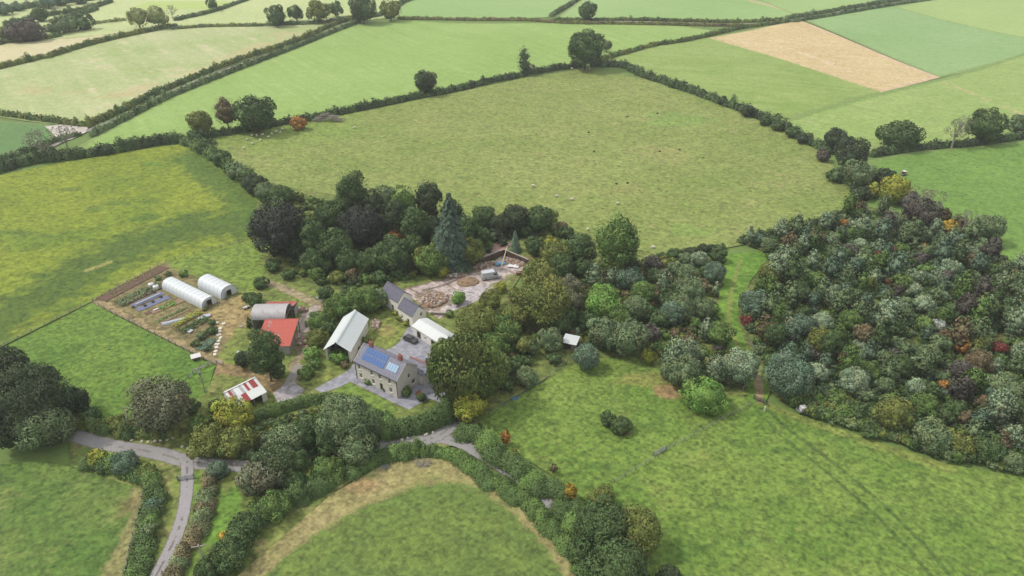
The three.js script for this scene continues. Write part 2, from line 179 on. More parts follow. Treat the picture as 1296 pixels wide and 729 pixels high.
sheet('grass_path', 'mown green ride winding between the two woods', [[68.75, -201.23], [87.2, -203.5], [73.62, -184.24], [65.53, -168.44], [62.69, -154.52], [63.22, -145.56], [62.72, -131.14], [59.83, -126.19], [56.43, -127.34], [57.23, -138.9], [56.52, -149.05], [58.31, -164.29], [63.26, -186.67]], { a: [96, 138, 42], b: [124, 156, 62], res: .14, rough: .3, big: 8, marks: [{ line: [[74.03, -196.9], [65.62, -177.21], [60.37, -160.28], [60.08, -149.05], [60.62, -138.9], [59.78, -129.66]], w: .8, col: [150, 146, 84], s: .6, wob: .5 }, { line: [[61.69, -143.85], [61.25, -135.72], [58.71, -126.19]], w: 1.1, col: [172, 148, 118], s: .9, wob: .6 }] });
// woodland floors and farm ground
sheet('woodland_floor', 'dark leafy floor of the young wood', [[77.29, -210.34], [98.74, -221.67], [134.96, -239.95], [153.2, -229.35], [159.36, -210.38], [160.4, -188.35], [160.14, -171.92], [114.26, -104.13], [93.85, -108.97], [80.43, -116.98], [67.82, -123.95], [63.58, -127.91], [62.33, -134.17], [62.29, -147.29], [63.13, -162.26], [68.92, -176.31], [85.95, -201.27]], { a: [104, 120, 58], b: [122, 132, 70], c: [132, 112, 80], ca: .5, res: .3, rough: .5, big: 8 });
sheet('woodland_floor', 'dark leafy floor under the farm trees', [[-101.73, -262.04], [-60.57, -247.75], [-25.67, -233.27], [20.08, -220.08], [47.39, -201.23], [70.55, -205.14], [58.31, -164.29], [57.23, -138.9], [57.49, -129.66], [41.95, -128.2], [40.28, -138.9], [31.2, -144.87], [18.79, -143.85], [8.24, -135.72], [-5.17, -123.95], [-10.41, -118.57], [-14.56, -138.9], [-10.76, -164.29], [2.9, -181.85], [3.15, -203.45], [-12.3, -196.9], [-30.9, -181.85], [-39.43, -174.96], [-59.71, -176.31], [-78.58, -191.69], [-90.03, -213.91]], { a: [104, 122, 56], b: [124, 134, 70], c: [140, 118, 84], ca: .5, res: .22, rough: .45, big: 7 });
sheet('farm_ground', 'worn grass and earth around the farm buildings', [[-85.39, -213.91], [-60.5, -179.51], [-39.65, -176.31], [-31.14, -183.76], [-9.73, -196.9], [5.64, -196.9], [-1.86, -172.74], [-10.39, -156.41], [-5.58, -138.9], [2.36, -135.72], [-6.1, -123.95], [-10.12, -113.49], [-28.34, -107.52], [-36.51, -98.75], [-49.16, -79.49], [-62.24, -77.1], [-75.42, -99.8], [-93.51, -106.37], [-101.07, -118.57], [-90.04, -119.89], [-78.39, -124.51], [-73.71, -130.25], [-75.33, -141.51], [-123.02, -171.44], [-111.75, -195.84]], { a: [104, 124, 54], b: [126, 136, 70], c: [152, 136, 96], ca: .6, res: .12, max: 1700, rough: .4, big: 7, str: [.5, 2], marks: [
  { poly: [[-87.37, -191.69], [-88.49, -209.16], [-84.56, -206.85], [-76.01, -185.69], [-77.88, -176.31]], col: [116, 142, 58], s: .7 },
  { poly: [[-123.95, -171.44], [-112.03, -195.31], [-100.83, -187.66], [-71.79, -162.26], [-72.25, -147.29], [-75.45, -140.19]], col: [132, 116, 84], s: .75, wob: 2 },
  { poly: [[-86.87, -165.1], [-82.13, -176.31], [-72.34, -167.6], [-74.27, -156.41], [-75.96, -151.94]], col: [166, 146, 100], s: .8, wob: 3 },
  { poly: [[-76.01, -158.33], [-72.46, -159.49], [-69.5, -142.17], [-72.61, -139.54], [-76.19, -143.85]], col: [118, 138, 58], s: .75, wob: 2 },
  { poly: [[-123.95, -171.44], [-120.45, -172.74], [-74.8, -142.84], [-75.22, -139.54]], col: [160, 142, 104], s: .8, wob: 1.5 },
  { line: [[-76.15, -183.76], [-71.67, -180.91], [-64.43, -176.31], [-57.14, -170.57]], w: 2, col: [164, 148, 120], s: .85 },
  { line: [[-74.85, -140.19], [-69.39, -138.9], [-63.01, -137.61], [-57.42, -132.04]], w: 3, col: [150, 124, 92], s: .8, wob: 2 },
  { poly: [[-57.48, -152.67], [-57.6, -170.57], [-55.14, -171.87], [-53.27, -156.41], [-53.92, -143.85], [-53.18, -132.04], [-55.67, -132.64]], col: [150, 132, 110], s: .85, wob: 2 },
  { poly: [[-39.57, -154.9], [-36.1, -164.29], [-32.18, -165.1], [-28.71, -159.1], [-31.77, -148.7], [-37.45, -150.13]], col: [126, 138, 64], s: .9, wob: 1 },
  { x: -34.33, z: -157.17, rx: 2.5, rz: 3.4, col: [158, 144, 92], s: .6 },
  { poly: [[-48.29, -135.72], [-46.91, -140.85], [-42.27, -138.9], [-43.64, -135.1], [-47.55, -132.64]], col: [138, 148, 72], s: .9 },
  { poly: [[-42.97, -132.04], [-39.8, -134.48], [-33.99, -130.25], [-26.5, -124.51], [-30.16, -118.57], [-38.44, -123.95]], col: [114, 142, 58], s: .92 },
  { line: [[-67.48, -104.12], [-61.42, -97.72], [-58.37, -88.06], [-57.7, -79.65]], w: 4, col: [98, 140, 44], s: .5, wob: 2 },
  { poly: [[-59.71, -95.69], [-56.66, -101.5], [-53.74, -95.69], [-55.17, -86.27], [-57.68, -86.27]], col: [104, 142, 52], s: .9 },
  { poly: [[-6.62, -123.12], [-1.52, -129.66], [6.38, -138.9], [11.7, -144.87], [17.03, -147.29], [14.59, -142.17], [8.22, -135.1], [-1.5, -126.19]], col: [160, 130, 94], s: .8, wob: 2 },
  { poly: [[-113.48, -196.9], [-88.71, -211.51], [-78.58, -191.69], [-77.88, -176.31], [-93.97, -189.15], [-102.4, -186.67]], col: [118, 144, 54], s: .75, wob: 2 } ] });
// ---------------------------------------------------------------- foliage
const LEAF = { // base colours of the leaves, linear
  dk: [.046, .074, .03], dp: [.036, .05, .035], dg: [.074, .13, .038], mg: [.12, .205, .046], og: [.165, .2, .044], lg: [.17, .32, .06], gg: [.15, .215, .095], sg: [.25, .335, .2], bg: [.125, .2, .125],
  yg: [.3, .33, .045], ye: [.5, .36, .05], or: [.42, .21, .05], rd: [.2, .05, .04], br: [.17, .14, .07], pu: [.105, .095, .08], gy: [.17, .185, .105], be: [.15, .21, .055], sp: [.075, .125, .085], pl: [.3, .36, .14], wh: [.38, .43, .38],
};
const HUE = { dk: 'very dark green', dp: 'blackish green', dg: 'dark green', mg: 'mid green', og: 'olive green', lg: 'bright green', gg: 'grey green', sg: 'silvery green', bg: 'blue green', yg: 'yellow green', ye: 'golden yellow', or: 'orange', rd: 'dark red', br: 'brown', pu: 'purplish', gy: 'grey twiggy', pl: 'pale green', wh: 'whitish', be: 'fresh green', sp: 'dark blue green' };
const leafMat = {}; for (const k in LEAF) leafMat[k] = new THREE.MeshStandardMaterial({ color: new THREE.Color().setRGB(...LEAF[k]), roughness: .8, vertexColors: true, side: THREE.DoubleSide });
const barkMat = std(new THREE.Color().setRGB(.11, .09, .07), .95), paleBark = std(new THREE.Color().setRGB(.27, .25, .22), .95);
const V = (x, y, z) => new THREE.Vector3(x, y, z);
function leafBuffer() { return { p: [], n: [], c: [] }; }
const _up = V(0, 1, 0), _f = V(), _t = V(), _b = V(), _n = V(), _o = V();
function addLeaf(L, p, out, size, tint, long = 1, along = null) { // one small folded spray of leaves
  _n.set(rr(-1, 1), rr(-1, 1), rr(-1, 1)).multiplyScalar(.9).add(out).normalize();
  if (along) { _t.set(rr(-.4, .4), rr(-.4, .4), rr(-.4, .4)).add(along).normalize(); _n.cross(_t).normalize(); if (_n.dot(out) < 0) _n.negate(); } else _t.set(rr(-1, 1), rr(-1, 1), rr(-1, 1)).cross(_n).normalize(); _b.crossVectors(_n, _t);
  const a = size * rr(.6, 1.1) * .55 * long, b = size * rr(.6, 1.1) * .42;
  const P = [p.clone().addScaledVector(_t, a), p.clone().addScaledVector(_b, b).addScaledVector(_n, b * .3), p.clone().addScaledVector(_t, -a), p.clone().addScaledVector(_b, -b).addScaledVector(_n, b * .3)];
  _o.copy(_n).lerp(out, .76).normalize();
  const t = tint * rr(.86, 1.14), h = rr(.9, 1.1);
  for (const q of [0, 1, 2, 0, 2, 3]) { L.p.push(P[q].x, P[q].y, P[q].z); L.n.push(_o.x, _o.y, _o.z); L.c.push(t * h, t, t * (2 - h)); }
}
function leafGeo(L) {
  const g = new THREE.BufferGeometry();
  g.setAttribute('position', new THREE.Float32BufferAttribute(L.p, 3)); g.setAttribute('normal', new THREE.Float32BufferAttribute(L.n, 3)); g.setAttribute('color', new THREE.Float32BufferAttribute(L.c, 3)); return g;
}
function addCore(L, centre, rx, ry, rz) { // the packed twigs and leaves in the middle of a crown
  const g = new THREE.IcosahedronGeometry(1, 2), p = g.attributes.position;
  for (let i = 0; i < p.count; i++) {
    const x = p.getX(i), y = p.getY(i), z = p.getZ(i), k = .8 + .45 * (fbm(x * 2.2 + 7 + y, z * 2.2 + y * 1.7 + 3, 2) - .3);
    L.p.push(centre.x + x * rx * k, centre.y + y * ry * k, centre.z + z * rz * k); L.n.push(x, y, z); L.c.push(1, 1, 1);
  }
}
const dirOn = (i, n, j) => { const y = 1 - 2 * (i + .5) / n, a = i * 2.39996 + j, r = Math.sqrt(1 - y * y); return V(Math.cos(a) * r, y, Math.sin(a) * r); };
function crownRound(nLobe, nLeaf, size, o = {}) { // unit crown: lobes of leaf sprays round an uneven crown
  const L = leafBuffer(), ry = o.ry ?? .92, cy = o.cy ?? .98, taper = o.taper ?? 0, lobes = [], ph = rr(0, 9), ax = rr(.84, 1.1), az = rr(.84, 1.1);
  for (let i = 0; i < nLobe; i++) {
    const d = dirOn(i, nLobe, ph).add(V(rr(-.25, .25), rr(-.25, .25), rr(-.25, .25))).normalize(), low = d.y < 0 ? 1 - .25 * -d.y : 1;
    const r = rr(.5, .82) * low * (.78 + .44 * noise(d.x * 1.6 + ph * 7 + d.y, d.z * 1.6 + d.y * 1.3 + ph * 3)), s = rr(.14, .34) * (o.lump ?? 1), w = 1 - taper * clamp((d.y + 1) / 2) * .9;
    lobes.push({ c: V(d.x * r * ax * w, cy + d.y * r * ry, d.z * r * az * w), d, s: s * (1 - taper * .4 * clamp((d.y + 1) / 2)), tint: rr(.72, 1.28), warm: rr(.86, 1.16) });
  }
  if (o.core !== 0) addCore(L, V(0, cy, 0), .6 * ax * (1 - taper * .5), .6 * ry, .6 * az * (1 - taper * .5));
  const tot = lobes.reduce((a, l) => a + l.s * l.s, 0), out = V(), p = V();
  for (const l of lobes) for (let k = Math.round(nLeaf * l.s * l.s / tot); k > 0; k--) {
    do out.set(rr(-1, 1), rr(-1, 1), rr(-1, 1)); while (out.lengthSq() > 1 || out.lengthSq() < .01); out.normalize();
    if (out.dot(l.d) < -.25) out.addScaledVector(l.d, 1.2).normalize();
    p.copy(l.c).addScaledVector(out, l.s * (1 - .3 * rnd() * rnd()) * rr(.9, 1.1));
    if (p.y < .03) p.y = rr(.03, .1);
    if (o.hang) { out.y -= o.hang; out.normalize(); }
    { const b0 = L.c.length; addLeaf(L, p, out, size, l.tint, o.long ?? 1, o.feather ? _f.copy(out).multiplyScalar(.5).add(_up) : o.hang ? _f.copy(out).sub(_up) : null); for (let q = b0; q < L.c.length; q += 3) L.c[q] *= l.warm; }
  }
  for (let k = nLeaf * .08; k > 0; k--) { // stray sprays that break the outline
    const d = dirOn(Math.floor(rnd() * 400), 400, 0), r = rr(.86, 1.06); addLeaf(L, V(d.x * r * ax * .93, Math.max(.05, cy + d.y * r * ry * .93), d.z * r * az * .93), d, size * .9, 1, o.long ?? 1);
  }
  return leafGeo(L);
}
function crownConifer(layers, nLeaf, size, hgt = 3.5) {
  const L = leafBuffer();
  addCore(L, V(0, hgt * .36, 0), .38, hgt * .36, .38);
  for (let i = 0; i < layers; i++) {
    const t = i / layers, y = .25 + t * (hgt - .35), R = (1 - Math.pow(t, 1.15)) * .98 + .05, nb = Math.max(4, Math.round(11 * (1 - t) + 4)), a0 = rr(0, 6);
    for (let b = 0; b < nb; b++) {
      const a = a0 + b / nb * 6.283 + rr(-.15, .15), r = R * rr(.75, 1.1), tint = rr(.8, 1.2), m = Math.max(6, Math.round(nLeaf * R / layers / nb * 1.9));
      for (let k = 0; k < m; k++) {
        const s = Math.sqrt(rnd()), side = rr(-.2, .2) * s * R, q = V(Math.cos(a) * r * s - Math.sin(a) * side, y - .32 * r * s * s + rr(-.06, .06), Math.sin(a) * r * s + Math.cos(a) * side);
        addLeaf(L, q, V(Math.cos(a) * .6, .8, Math.sin(a) * .6).normalize(), size, tint, 1.5);
      }
    }
  }
  return leafGeo(L);
}
function branchy(levels, o = {}) { // trunk and limbs as tapered bars, unit crown radius
  const parts = [], h = o.h ?? 1.2;
  const grow = (p, d, len, r, lev) => {
    const q = p.clone().addScaledVector(d, len); parts.push(bar(p.toArray(), q.toArray(), r, lev > 2 ? 6 : 4, r * .68));
    if (lev <= 0) return;
    for (let i = 0, n = lev > 1 ? 3 : 2 + (rnd() > .5); i < n; i++) {
      const nd = V(rr(-1, 1), rr(-.3, .9), rr(-1, 1)).normalize().multiplyScalar(o.spread ?? .75).add(d).normalize();
      grow(p.clone().addScaledVector(d, len * rr(.6, 1)), nd, len * rr(.6, .8), r * .6, lev - 1);
    }
  };
  grow(V(0, -.03, 0), V(rr(-.08, .08), 1, rr(-.08, .08)).normalize(), h * .55, o.r ?? .075, levels);
  return parts;
}
const mergeBars = (a) => mergeGeometries(a.map((g) => g.toNonIndexed()));
// kinds of plant, three sizes each: the leaf sprays keep about the same real size
const KIND = {};
function kind(k, size) {
  const key = k + size; if (KIND[key]) return KIND[key];
  const n = { G: 20000, L: 12500, M: 6200, S: 2300, X: 700 }[size], s = { G: .05, L: .066, M: .095, S: .145, X: .23 }[size], lob = { G: 130, L: 95, M: 62, S: 30, X: 14 }[size], out = [];
  const variants = { G: 3, L: 4, M: 5, S: 7, X: 4 }[size];
  for (let v = 0; v < variants; v++) {
    let crown, trunk;
    if (k === 'r') { crown = crownRound(lob, n, s); trunk = branchy(2, { h: 1.3, r: .07 }); }
    else if (k === 'w') { crown = crownRound(lob, n * 1.05, s, { hang: .8, long: 1.8, lump: .95 }); trunk = branchy(2, { h: 1.3, r: .07 }); }
    else if (k === 't') { crown = crownRound(lob, n * 1.15, s, { ry: 1.25, cy: 1.6, taper: .3, lump: .9, ...(size === 'S' || size === 'X' ? { feather: 1, long: 1.6 } : {}) }); trunk = branchy(2, { h: 1.7, r: .065 }); }
    else if (k === 'b') { crown = crownRound(Math.round(lob * .7), n * .8, s, { ry: .72, cy: .6 }); trunk = branchy(1, { h: .6, r: .05 }); }
    else if (k === 'u') { crown = crownRound(lob, n, s, { ry: 1.65, cy: 1.7, taper: .6, lump: .8, long: 1.9, feather: 1 }); trunk = branchy(1, { h: 2, r: .06 }); }
    else if (k === 'c') { crown = crownConifer(size === 'L' || size === 'G' ? 26 : 16, n * 1.4, s * .8); trunk = [bar([0, -.03, 0], [0, 3.3, 0], .07, 7, .015)]; }
    else if (k === 'd') { crown = crownRound(14, Math.round(n * .16), s * .8, { core: 0, ry: 1, cy: 1.5, lump: 1.2 }); trunk = branchy(4, { h: 1.9, r: .085, spread: .7 }); }
    out.push({ crown, trunk: mergeBars(trunk) });
  }
  return KIND[key] = out;
}
const FORM = { r: 'rounded tree', w: 'drooping tree', t: 'tall tree', b: 'bush', u: 'slender upright tree', c: 'spruce', d: 'bare branched tree' };
const NAME = { r: 'broadleaf_tree', w: 'broadleaf_tree', t: 'broadleaf_tree', b: 'bush', u: 'young_tree', c: 'spruce_tree', d: 'bare_tree' };
function plant([x, z, R, k, col, note], where, group, opt = {}) {
  const far = Math.hypot(x, z, 108), px = R * 692 / far, size = px > 32 ? 'G' : px > 20 ? 'L' : px > 11 ? 'M' : px > 5.5 ? 'S' : 'X', v = pick(kind(k, size));
  const bulk = k === 'b' ? '' : R > 6 ? 'large ' : R < 2.6 ? 'small ' : '';
  const o = thing(opt.name ?? NAME[k], note ? note + ' ' + where : `${opt.plain ? '' : bulk}${HUE[col]} ${opt.form ?? FORM[k]} ${where}`, k === 'b' ? 'bush' : 'tree', x, z, rr(0, 6.28), group);
  o.scale.setScalar(R);
  mesh('trunk', v.trunk, col === 'sg' || col === 'gy' || k === 'd' ? paleBark : barkMat, o); mesh('crown', v.crown, leafMat[col], o);
  return o;
}
const plants = (list, where, group, opt) => list.forEach((r) => plant(r, where, group, opt));

// hedges: shrubs grown together along a line, each its own dome of leaf sprays
function hedge(pts, width, height, cols, label, o = {}) {
  const m0 = pts[pts.length >> 1], close = Math.hypot(m0[0], m0[1], 108) < 240 && (o.rag ?? .45) > .35, part = close ? .8 : 1, step = width * (o.step ?? (close ? .19 : .42)), line = curve(pts, step), mid = line[line.length >> 1], far = Math.hypot(mid[0], mid[1], 108), size = clamp(.0023 * far, .3, .95) * (o.leaf ?? 1), L = leafBuffer();
  const c0 = LEAF[cols[0]], c1 = LEAF[cols[1] ?? cols[0]], off = rr(0, 200), rag = o.rag ?? .45, p = V(), out = V(), nd = far > 330 ? 5 : 7;
  line.forEach(([lx, lz], i) => {
    const a0 = line[Math.max(0, i - 1)], a1 = line[Math.min(line.length - 1, i + 1)], dl = Math.hypot(a1[0] - a0[0], a1[1] - a0[1]), sx = -(a1[1] - a0[1]) / dl, sz = (a1[0] - a0[0]) / dl, sh = close ? rr(-.27, .27) * width : rr(-.3, .3) * rag * width;
    const x = lx + sx * sh, z = lz + sz * sh, y = land(x, z), tall = (rnd() < (close ? .05 : .16) * rag ? rr(1.2, 1.5) : 1), w = width * .5 * part * (1 + rag * rr(-.4, .4)), h = (close ? 1 - .35 * Math.abs(sh) / (.3 * width) : 1) * height * (1 + rag * (close ? rr(-.3, .22) : rr(-.5, .4))) * tall * (.8 + .4 * fbm(i * .23 + off, 4.2, 2));
    const m = smooth(.4, .65, fbm(i * .35 + off, 50, 2)) * .8 + rr(0, .2), tint = rr(.7, 1.3), g = [0, 1, 2].map((q) => mix(c0[q], c1[q], m) * tint);
    const dome = new THREE.SphereGeometry(1, nd, 3, 0, 6.2832, 0, Math.PI / 2).toNonIndexed(), dp = dome.attributes.position, dn = dome.attributes.normal;
    for (let k = 0; k < dp.count; k++) { L.p.push(x + dp.getX(k) * w * .82, y - .15 + dp.getY(k) * h * .84, z + dp.getZ(k) * w * .82); L.n.push(dn.getX(k), dn.getY(k), dn.getZ(k)); L.c.push(...g); }
    const area = Math.PI * w * (w + 1.4 * h) * .62;
    for (let k = Math.round(area * (o.dens ?? 1.3) / (size * size * .42)); k > 0; k--) {
      const u = rnd() * 6.2832, v = Math.pow(rnd(), .85), sv = Math.sqrt(1 - v * v), r = rr(.84, 1.1) + (rnd() < .1 ? rr(.04, .22) : 0); out.set(Math.cos(u) * sv, v, Math.sin(u) * sv);
      p.set(x + out.x * w * r, y + Math.max(.05, out.y * h * r), z + out.z * w * r); out.y += .2; out.normalize(); const b0 = L.c.length; addLeaf(L, p, out, size, rr(.8, 1.2)); for (let q = b0; q < L.c.length; q += 3) for (let e = 0; e < 3; e++) L.c[q + e] *= g[e];
    }
  });
  return single(o.name ?? 'hedge', leafGeo(L), hedgeMat, label, 'hedge', o.group);
}
const hedgeMat = new THREE.MeshStandardMaterial({ roughness: .85, vertexColors: true, side: THREE.DoubleSide });

// ---------------------------------------------------------------- far hedges
hedge([[-269.03, -358.67], [-239.17, -347.95], [-210.77, -335.43]], 3.2, 2.6, ['dg', 'og'], 'hedge along the foot of the straw streaked field');
hedge([[-209.48, -335.26], [-205.79, -365.84], [-201.23, -401.03], [-184.46, -476.22], [-161.5, -543.39], [-143.29, -612.73], [-133.21, -629.54]], 3.4, 3, ['dg', 'og'], 'long straight lane hedge on the straw streaked field side');
hedge([[-198.9, -319.01], [-195.92, -345.61], [-192.88, -381.91], [-176.76, -453.46], [-154.9, -531.48], [-138.27, -588.64], [-128.14, -616.81]], 3.4, 2.8, ['dg', 'gg'], 'long straight lane hedge on the smooth green field side');
hedge([[-223.62, -287.83], [-217.4, -300.63], [-210.22, -315.51], [-206.85, -321.05]], 2.8, 2.2, ['dg', 'gg'], 'hedge between the dark corner field and the lane');
hedge([[-220.64, -267.9], [-214.55, -273.77], [-207.11, -283.58], [-194.83, -287.97], [-178.53, -294.74], [-166.62, -304.99], [-153.38, -310.59]], 5, 4.2, ['dk', 'dg'], 'thick dark hedge along the top of the yellow green pasture', { rag: .5 });
hedge([[-145.55, -314.06], [-135.02, -320.97], [-127.9, -325.72], [-113.08, -336.78], [-100.99, -343.41], [-88.5, -354.18], [-70.41, -368.83], [-51.21, -386.43], [-34.49, -398.85], [-16.97, -416.71], [6.86, -435.54], [26.16, -449.11], [44.63, -459.26]], 3.6, 3.2, ['dk', 'dg'], 'long dark hedge between the sheep pasture and the smooth green field', { rag: .5 });
hedge([[52.35, -459.54], [68.8, -459.73], [81.48, -433.58], [98.26, -404.49], [111.81, -376.51], [123, -355.62], [133.38, -332.34], [138.49, -311.19], [142.46, -298.69]], 4, 3.8, ['dk', 'dg'], 'dark bushy hedge between the sheep pasture and the olive green field', { rag: .7 });
hedge([[60.3, -475.74], [83.27, -498.84], [103.61, -520.18], [127.12, -536.31], [161.2, -570.41], [192.53, -598.77], [234.95, -620.39]], 3.2, 2.6, ['dg', 'og'], 'hedge running up to the ploughed strip');
hedge([[-97.47, -631.37], [-56.47, -629.83], [11.29, -614.39], [45.54, -592.07], [98.08, -595.34], [141.2, -602.78], [188.64, -605.76]], 3.4, 2.2, ['og', 'br'], 'low hedge at the top of the smooth green field');
hedge([[34.01, -604.79], [76.92, -608.26], [144.83, -620], [203.72, -623.43], [233.41, -631.81]], 3, 2.4, ['dg', 'og'], 'far roadside hedge under the lone tree');
hedge([[33.35, -631.51], [48.18, -680.99], [69.9, -754.96]], 4, 3, ['dg', 'gg'], 'far hedge climbing away between two pale fields');
hedge([[237.22, -635.03], [286.54, -661.87], [347.01, -701.54], [396.69, -742.52]], 4, 2.6, ['dg', 'gg'], 'upper hedge of the far hill lane');
hedge([[238.75, -619.81], [290.59, -649.18], [343.04, -683.14], [431.65, -748.34]], 4, 2.6, ['dg', 'gg'], 'lower hedge of the far hill lane');
hedge([[-311.96, -479.65], [-307.33, -508.78], [-297.98, -538.64], [-284.27, -569.79], [-273.31, -590.95]], 4, 3.4, ['dg', 'og'], 'hedge between the dry tan field and the straw streaked field');
hedge([[-330.58, -441.05], [-326.76, -450.7], [-319.81, -466.93], [-315.09, -477.67]], 4, 3.4, ['dg', 'og'], 'short hedge at the end of the dry tan field');
hedge([[-270.31, -580.76], [-245.25, -592.91], [-204.13, -597.25], [-192.91, -600.98]], 4.4, 2.2, ['og', 'gg'], 'low pale hedge at the head of the straw streaked field');
hedge([[-283.79, -617.81], [-269.62, -658.39], [-260.26, -729.21], [-256.59, -759.83]], 4.5, 3, ['dg', 'gg'], 'far hedge rising behind the small bare tree');
hedge([[-464.05, -655.05], [-445.63, -696.38], [-415.53, -734.51], [-400.63, -756.74]], 6, 5, ['dg', 'gg'], 'tall far hedge on the skyline fields');
hedge([[-409.55, -588.51], [-404.87, -638.84], [-390.04, -662.56], [-391.55, -723.69]], 4.5, 3.6, ['dg', 'gg'], 'far hedge beside two round bushes');
hedge([[-375.27, -599.69], [-375.04, -635.32], [-377.95, -669.62]], 4.5, 3.6, ['dg', 'gg'], 'short far hedge parallel to the round bush hedge');
hedge([[-374.68, -517.45], [-365.05, -529.73], [-347.87, -540.37], [-343.51, -548.49]], 4, 3, ['og', 'dg'], 'short hedge at the foot of the purple bushes');
hedge([[-343.53, -592.45], [-336.25, -599.58], [-324.3, -611.1]], 3.6, 2, ['og', 'pl'], 'thin pale hedge leading to the spreading pale trees');
hedge([[-131.19, -629.6], [-116.44, -643.43], [-101.15, -713.05], [-86.22, -751.81]], 4.5, 3.4, ['dg', 'gg'], 'far hedge behind the pair of crossroads trees');
hedge([[160.62, -294.88], [184.6, -300.96], [209.73, -303.56], [238.43, -312.39], [255.15, -318.78]], 3.6, 3, ['dk', 'dg'], 'hedge along the top of the vivid green field', { rag: .5 });
hedge([[-194.21, -600.97], [-163.48, -608.55], [-131.19, -629.6]], 4.5, 3, ['dg', 'gg'], 'hedge under the group of far autumn trees');
// ---------------------------------------------------------------- hedges round the farm
hedge([[-15.77, -110.33], [-11.5, -107.98], [-7.13, -104.57], [-2.59, -100.65], [2.21, -96.09], [6.41, -91.02], [10.03, -85.91], [13.4, -80.79], [15.56, -77.1]], 4, 2, ['mg', 'dg'], 'thick green hedge between the lower lane and the curved field', { rag: .9, dens: 1.6 });
hedge([[-11, -116.5], [-7.68, -113.49], [-3.93, -109.86], [0.33, -105.92], [4.57, -101.93], [8.59, -97.72], [11.88, -92.74], [14.97, -88.06]], 5, 3.5, ['dg', 'mg'], 'tall dark hedge between the lower lane and the large meadow', { rag: .95, dens: 1.6 });
hedge([[-28.06, -115.49], [-23.67, -117.02], [-19.39, -118.57], [-14.91, -120.95]], 4.2, 4.2, ['dg', 'mg'], 'dense clipped hedge beside the black gate', { rag: .16, dens: 2 });
hedge([[-32.43, -106.83], [-28.53, -108.68], [-24.42, -109.62], [-19.37, -110.33], [-16.53, -111.05]], 3.6, 2.8, ['dg', 'mg'], 'scrubby hedge between the road and the dry tan margin', { rag: 1 });
hedge([[-90.16, -106.37], [-85.97, -106.37], [-81.13, -105.01], [-76.24, -103.02], [-71.65, -98.54], [-69.72, -92.74], [-68.44, -87.16], [-67.77, -82.46], [-66.69, -77.1]], 4.4, 2.4, ['dg', 'mg'], 'broad bramble hedge on the bank between field and narrow lane', { rag: .95, dens: 1.6 });
hedge([[-62.18, -104.12], [-61.72, -100.22], [-60.97, -95.69], [-60.26, -91.4], [-60.11, -87.16], [-60.4, -83.48], [-59.8, -77.88]], 3.2, 2.2, ['br', 'gg'], 'rusty brown bracken hedge between the narrow lane and grass strip', { rag: .95, dens: 1.6 });
hedge([[-52.34, -82.46], [-51.47, -86.27], [-49.62, -90.65], [-46.48, -94.5], [-42.01, -98.34], [-37.32, -102.37], [-32.34, -106.37]], 5, 3.4, ['dg', 'mg'], 'overgrown hedge along the tan margin of the curved field', { rag: 1, dens: 1.5 });
hedge([[-59.92, -120.69], [-57.25, -122.03], [-54.54, -123.4], [-50.33, -125.63], [-46.65, -127.34]], 3, 2.4, ['dg', 'mg'], 'low hedge between the striped shed and the front garden', { rag: .3 });
hedge([[-46.65, -127.34], [-43.14, -128.49], [-38.89, -126.19], [-32.7, -122.85], [-28.25, -120.15]], 3, 1.8, ['dg', 'mg'], 'low shrubby hedge along the front lawn', { rag: .95 });
hedge([[-99.38, -119.09], [-95.15, -118.57], [-88.39, -116.5], [-82.6, -115.49], [-74.66, -115.49]], 3.2, 2.6, ['dg', 'og'], 'roadside hedge below the lush paddock', { rag: .95 });
hedge([[46.11, -196.9], [52.28, -199.59], [60.66, -202.33], [70.55, -205.14]], 2.6, 2.2, ['dk', 'dg'], 'dark hedge at the back of the wood by the pasture', { rag: .4 });
hedge([[78.1, -210.34], [87.88, -214], [101.11, -220.44], [115, -227.25], [130.11, -235.66]], 2.8, 2.2, ['dk', 'dg'], 'dark hedge between the sheep pasture and the young wood', { rag: .9 });
hedge([[-150.37, -307.6], [-136.32, -296.19], [-120, -277.68], [-106.53, -262.04], [-94.84, -247.75], [-86.28, -236.06]], 5, 4, ['dg', 'mg'], 'bushy hedge between the sheep pasture and the yellow green pasture', { rag: .8 });

// ---------------------------------------------------------------- far trees
plants([
  [-296.68, -580.39, 8.76, 'r', 'pl'],
  [-283.56, -584.95, 9.45, 'r', 'pl'],
  [-191.18, -595.88, 8.98, 'r', 'dg'],
  [-181.97, -617.88, 7.31, 'r', 'dg'],
  [-160.55, -610.35, 9.83, 'r', 'og'],
  [-153.42, -638.98, 6.85, 'r', 'dg'],
  [-124.01, -612.14, 11.81, 'r', 'dg'],
  [-102.93, -623.21, 9.36, 'r', 'og'],
  [-271.49, -668.74, 5.72, 'r', 'dg']], 'on the far field boundary', 'trees on the far field boundaries');
plants([
  [-290.35, -626.35, 4.37, 'd', 'gy']], 'beside the spreading pale trees', 'trees on the far field boundaries');
plants([
  [62.35, -605.3, 8.44, 'r', 'dg']], 'alone beside the far road', 'trees on the far field boundaries');
plants([
  [-362.33, -530.75, 9.84, 'b', 'pu'],
  [-353.93, -534.4, 10.48, 'b', 'pu'],
  [-377.54, -538.41, 7.05, 'b', 'og'],
  [-392.29, -609.32, 8.53, 'b', 'dg'],
  [-386.87, -642.3, 5.52, 'b', 'dg'],
  [-349.06, -555.95, 7.85, 'b', 'gg'],
  [-344.54, -565.63, 8.58, 'b', 'gg'],
  [-337.3, -573.02, 9.3, 'b', 'dg'],
  [-376.57, -655.08, 4.22, 'b', 'gg']], 'behind the dry tan field', 'bushes behind the dry tan field');
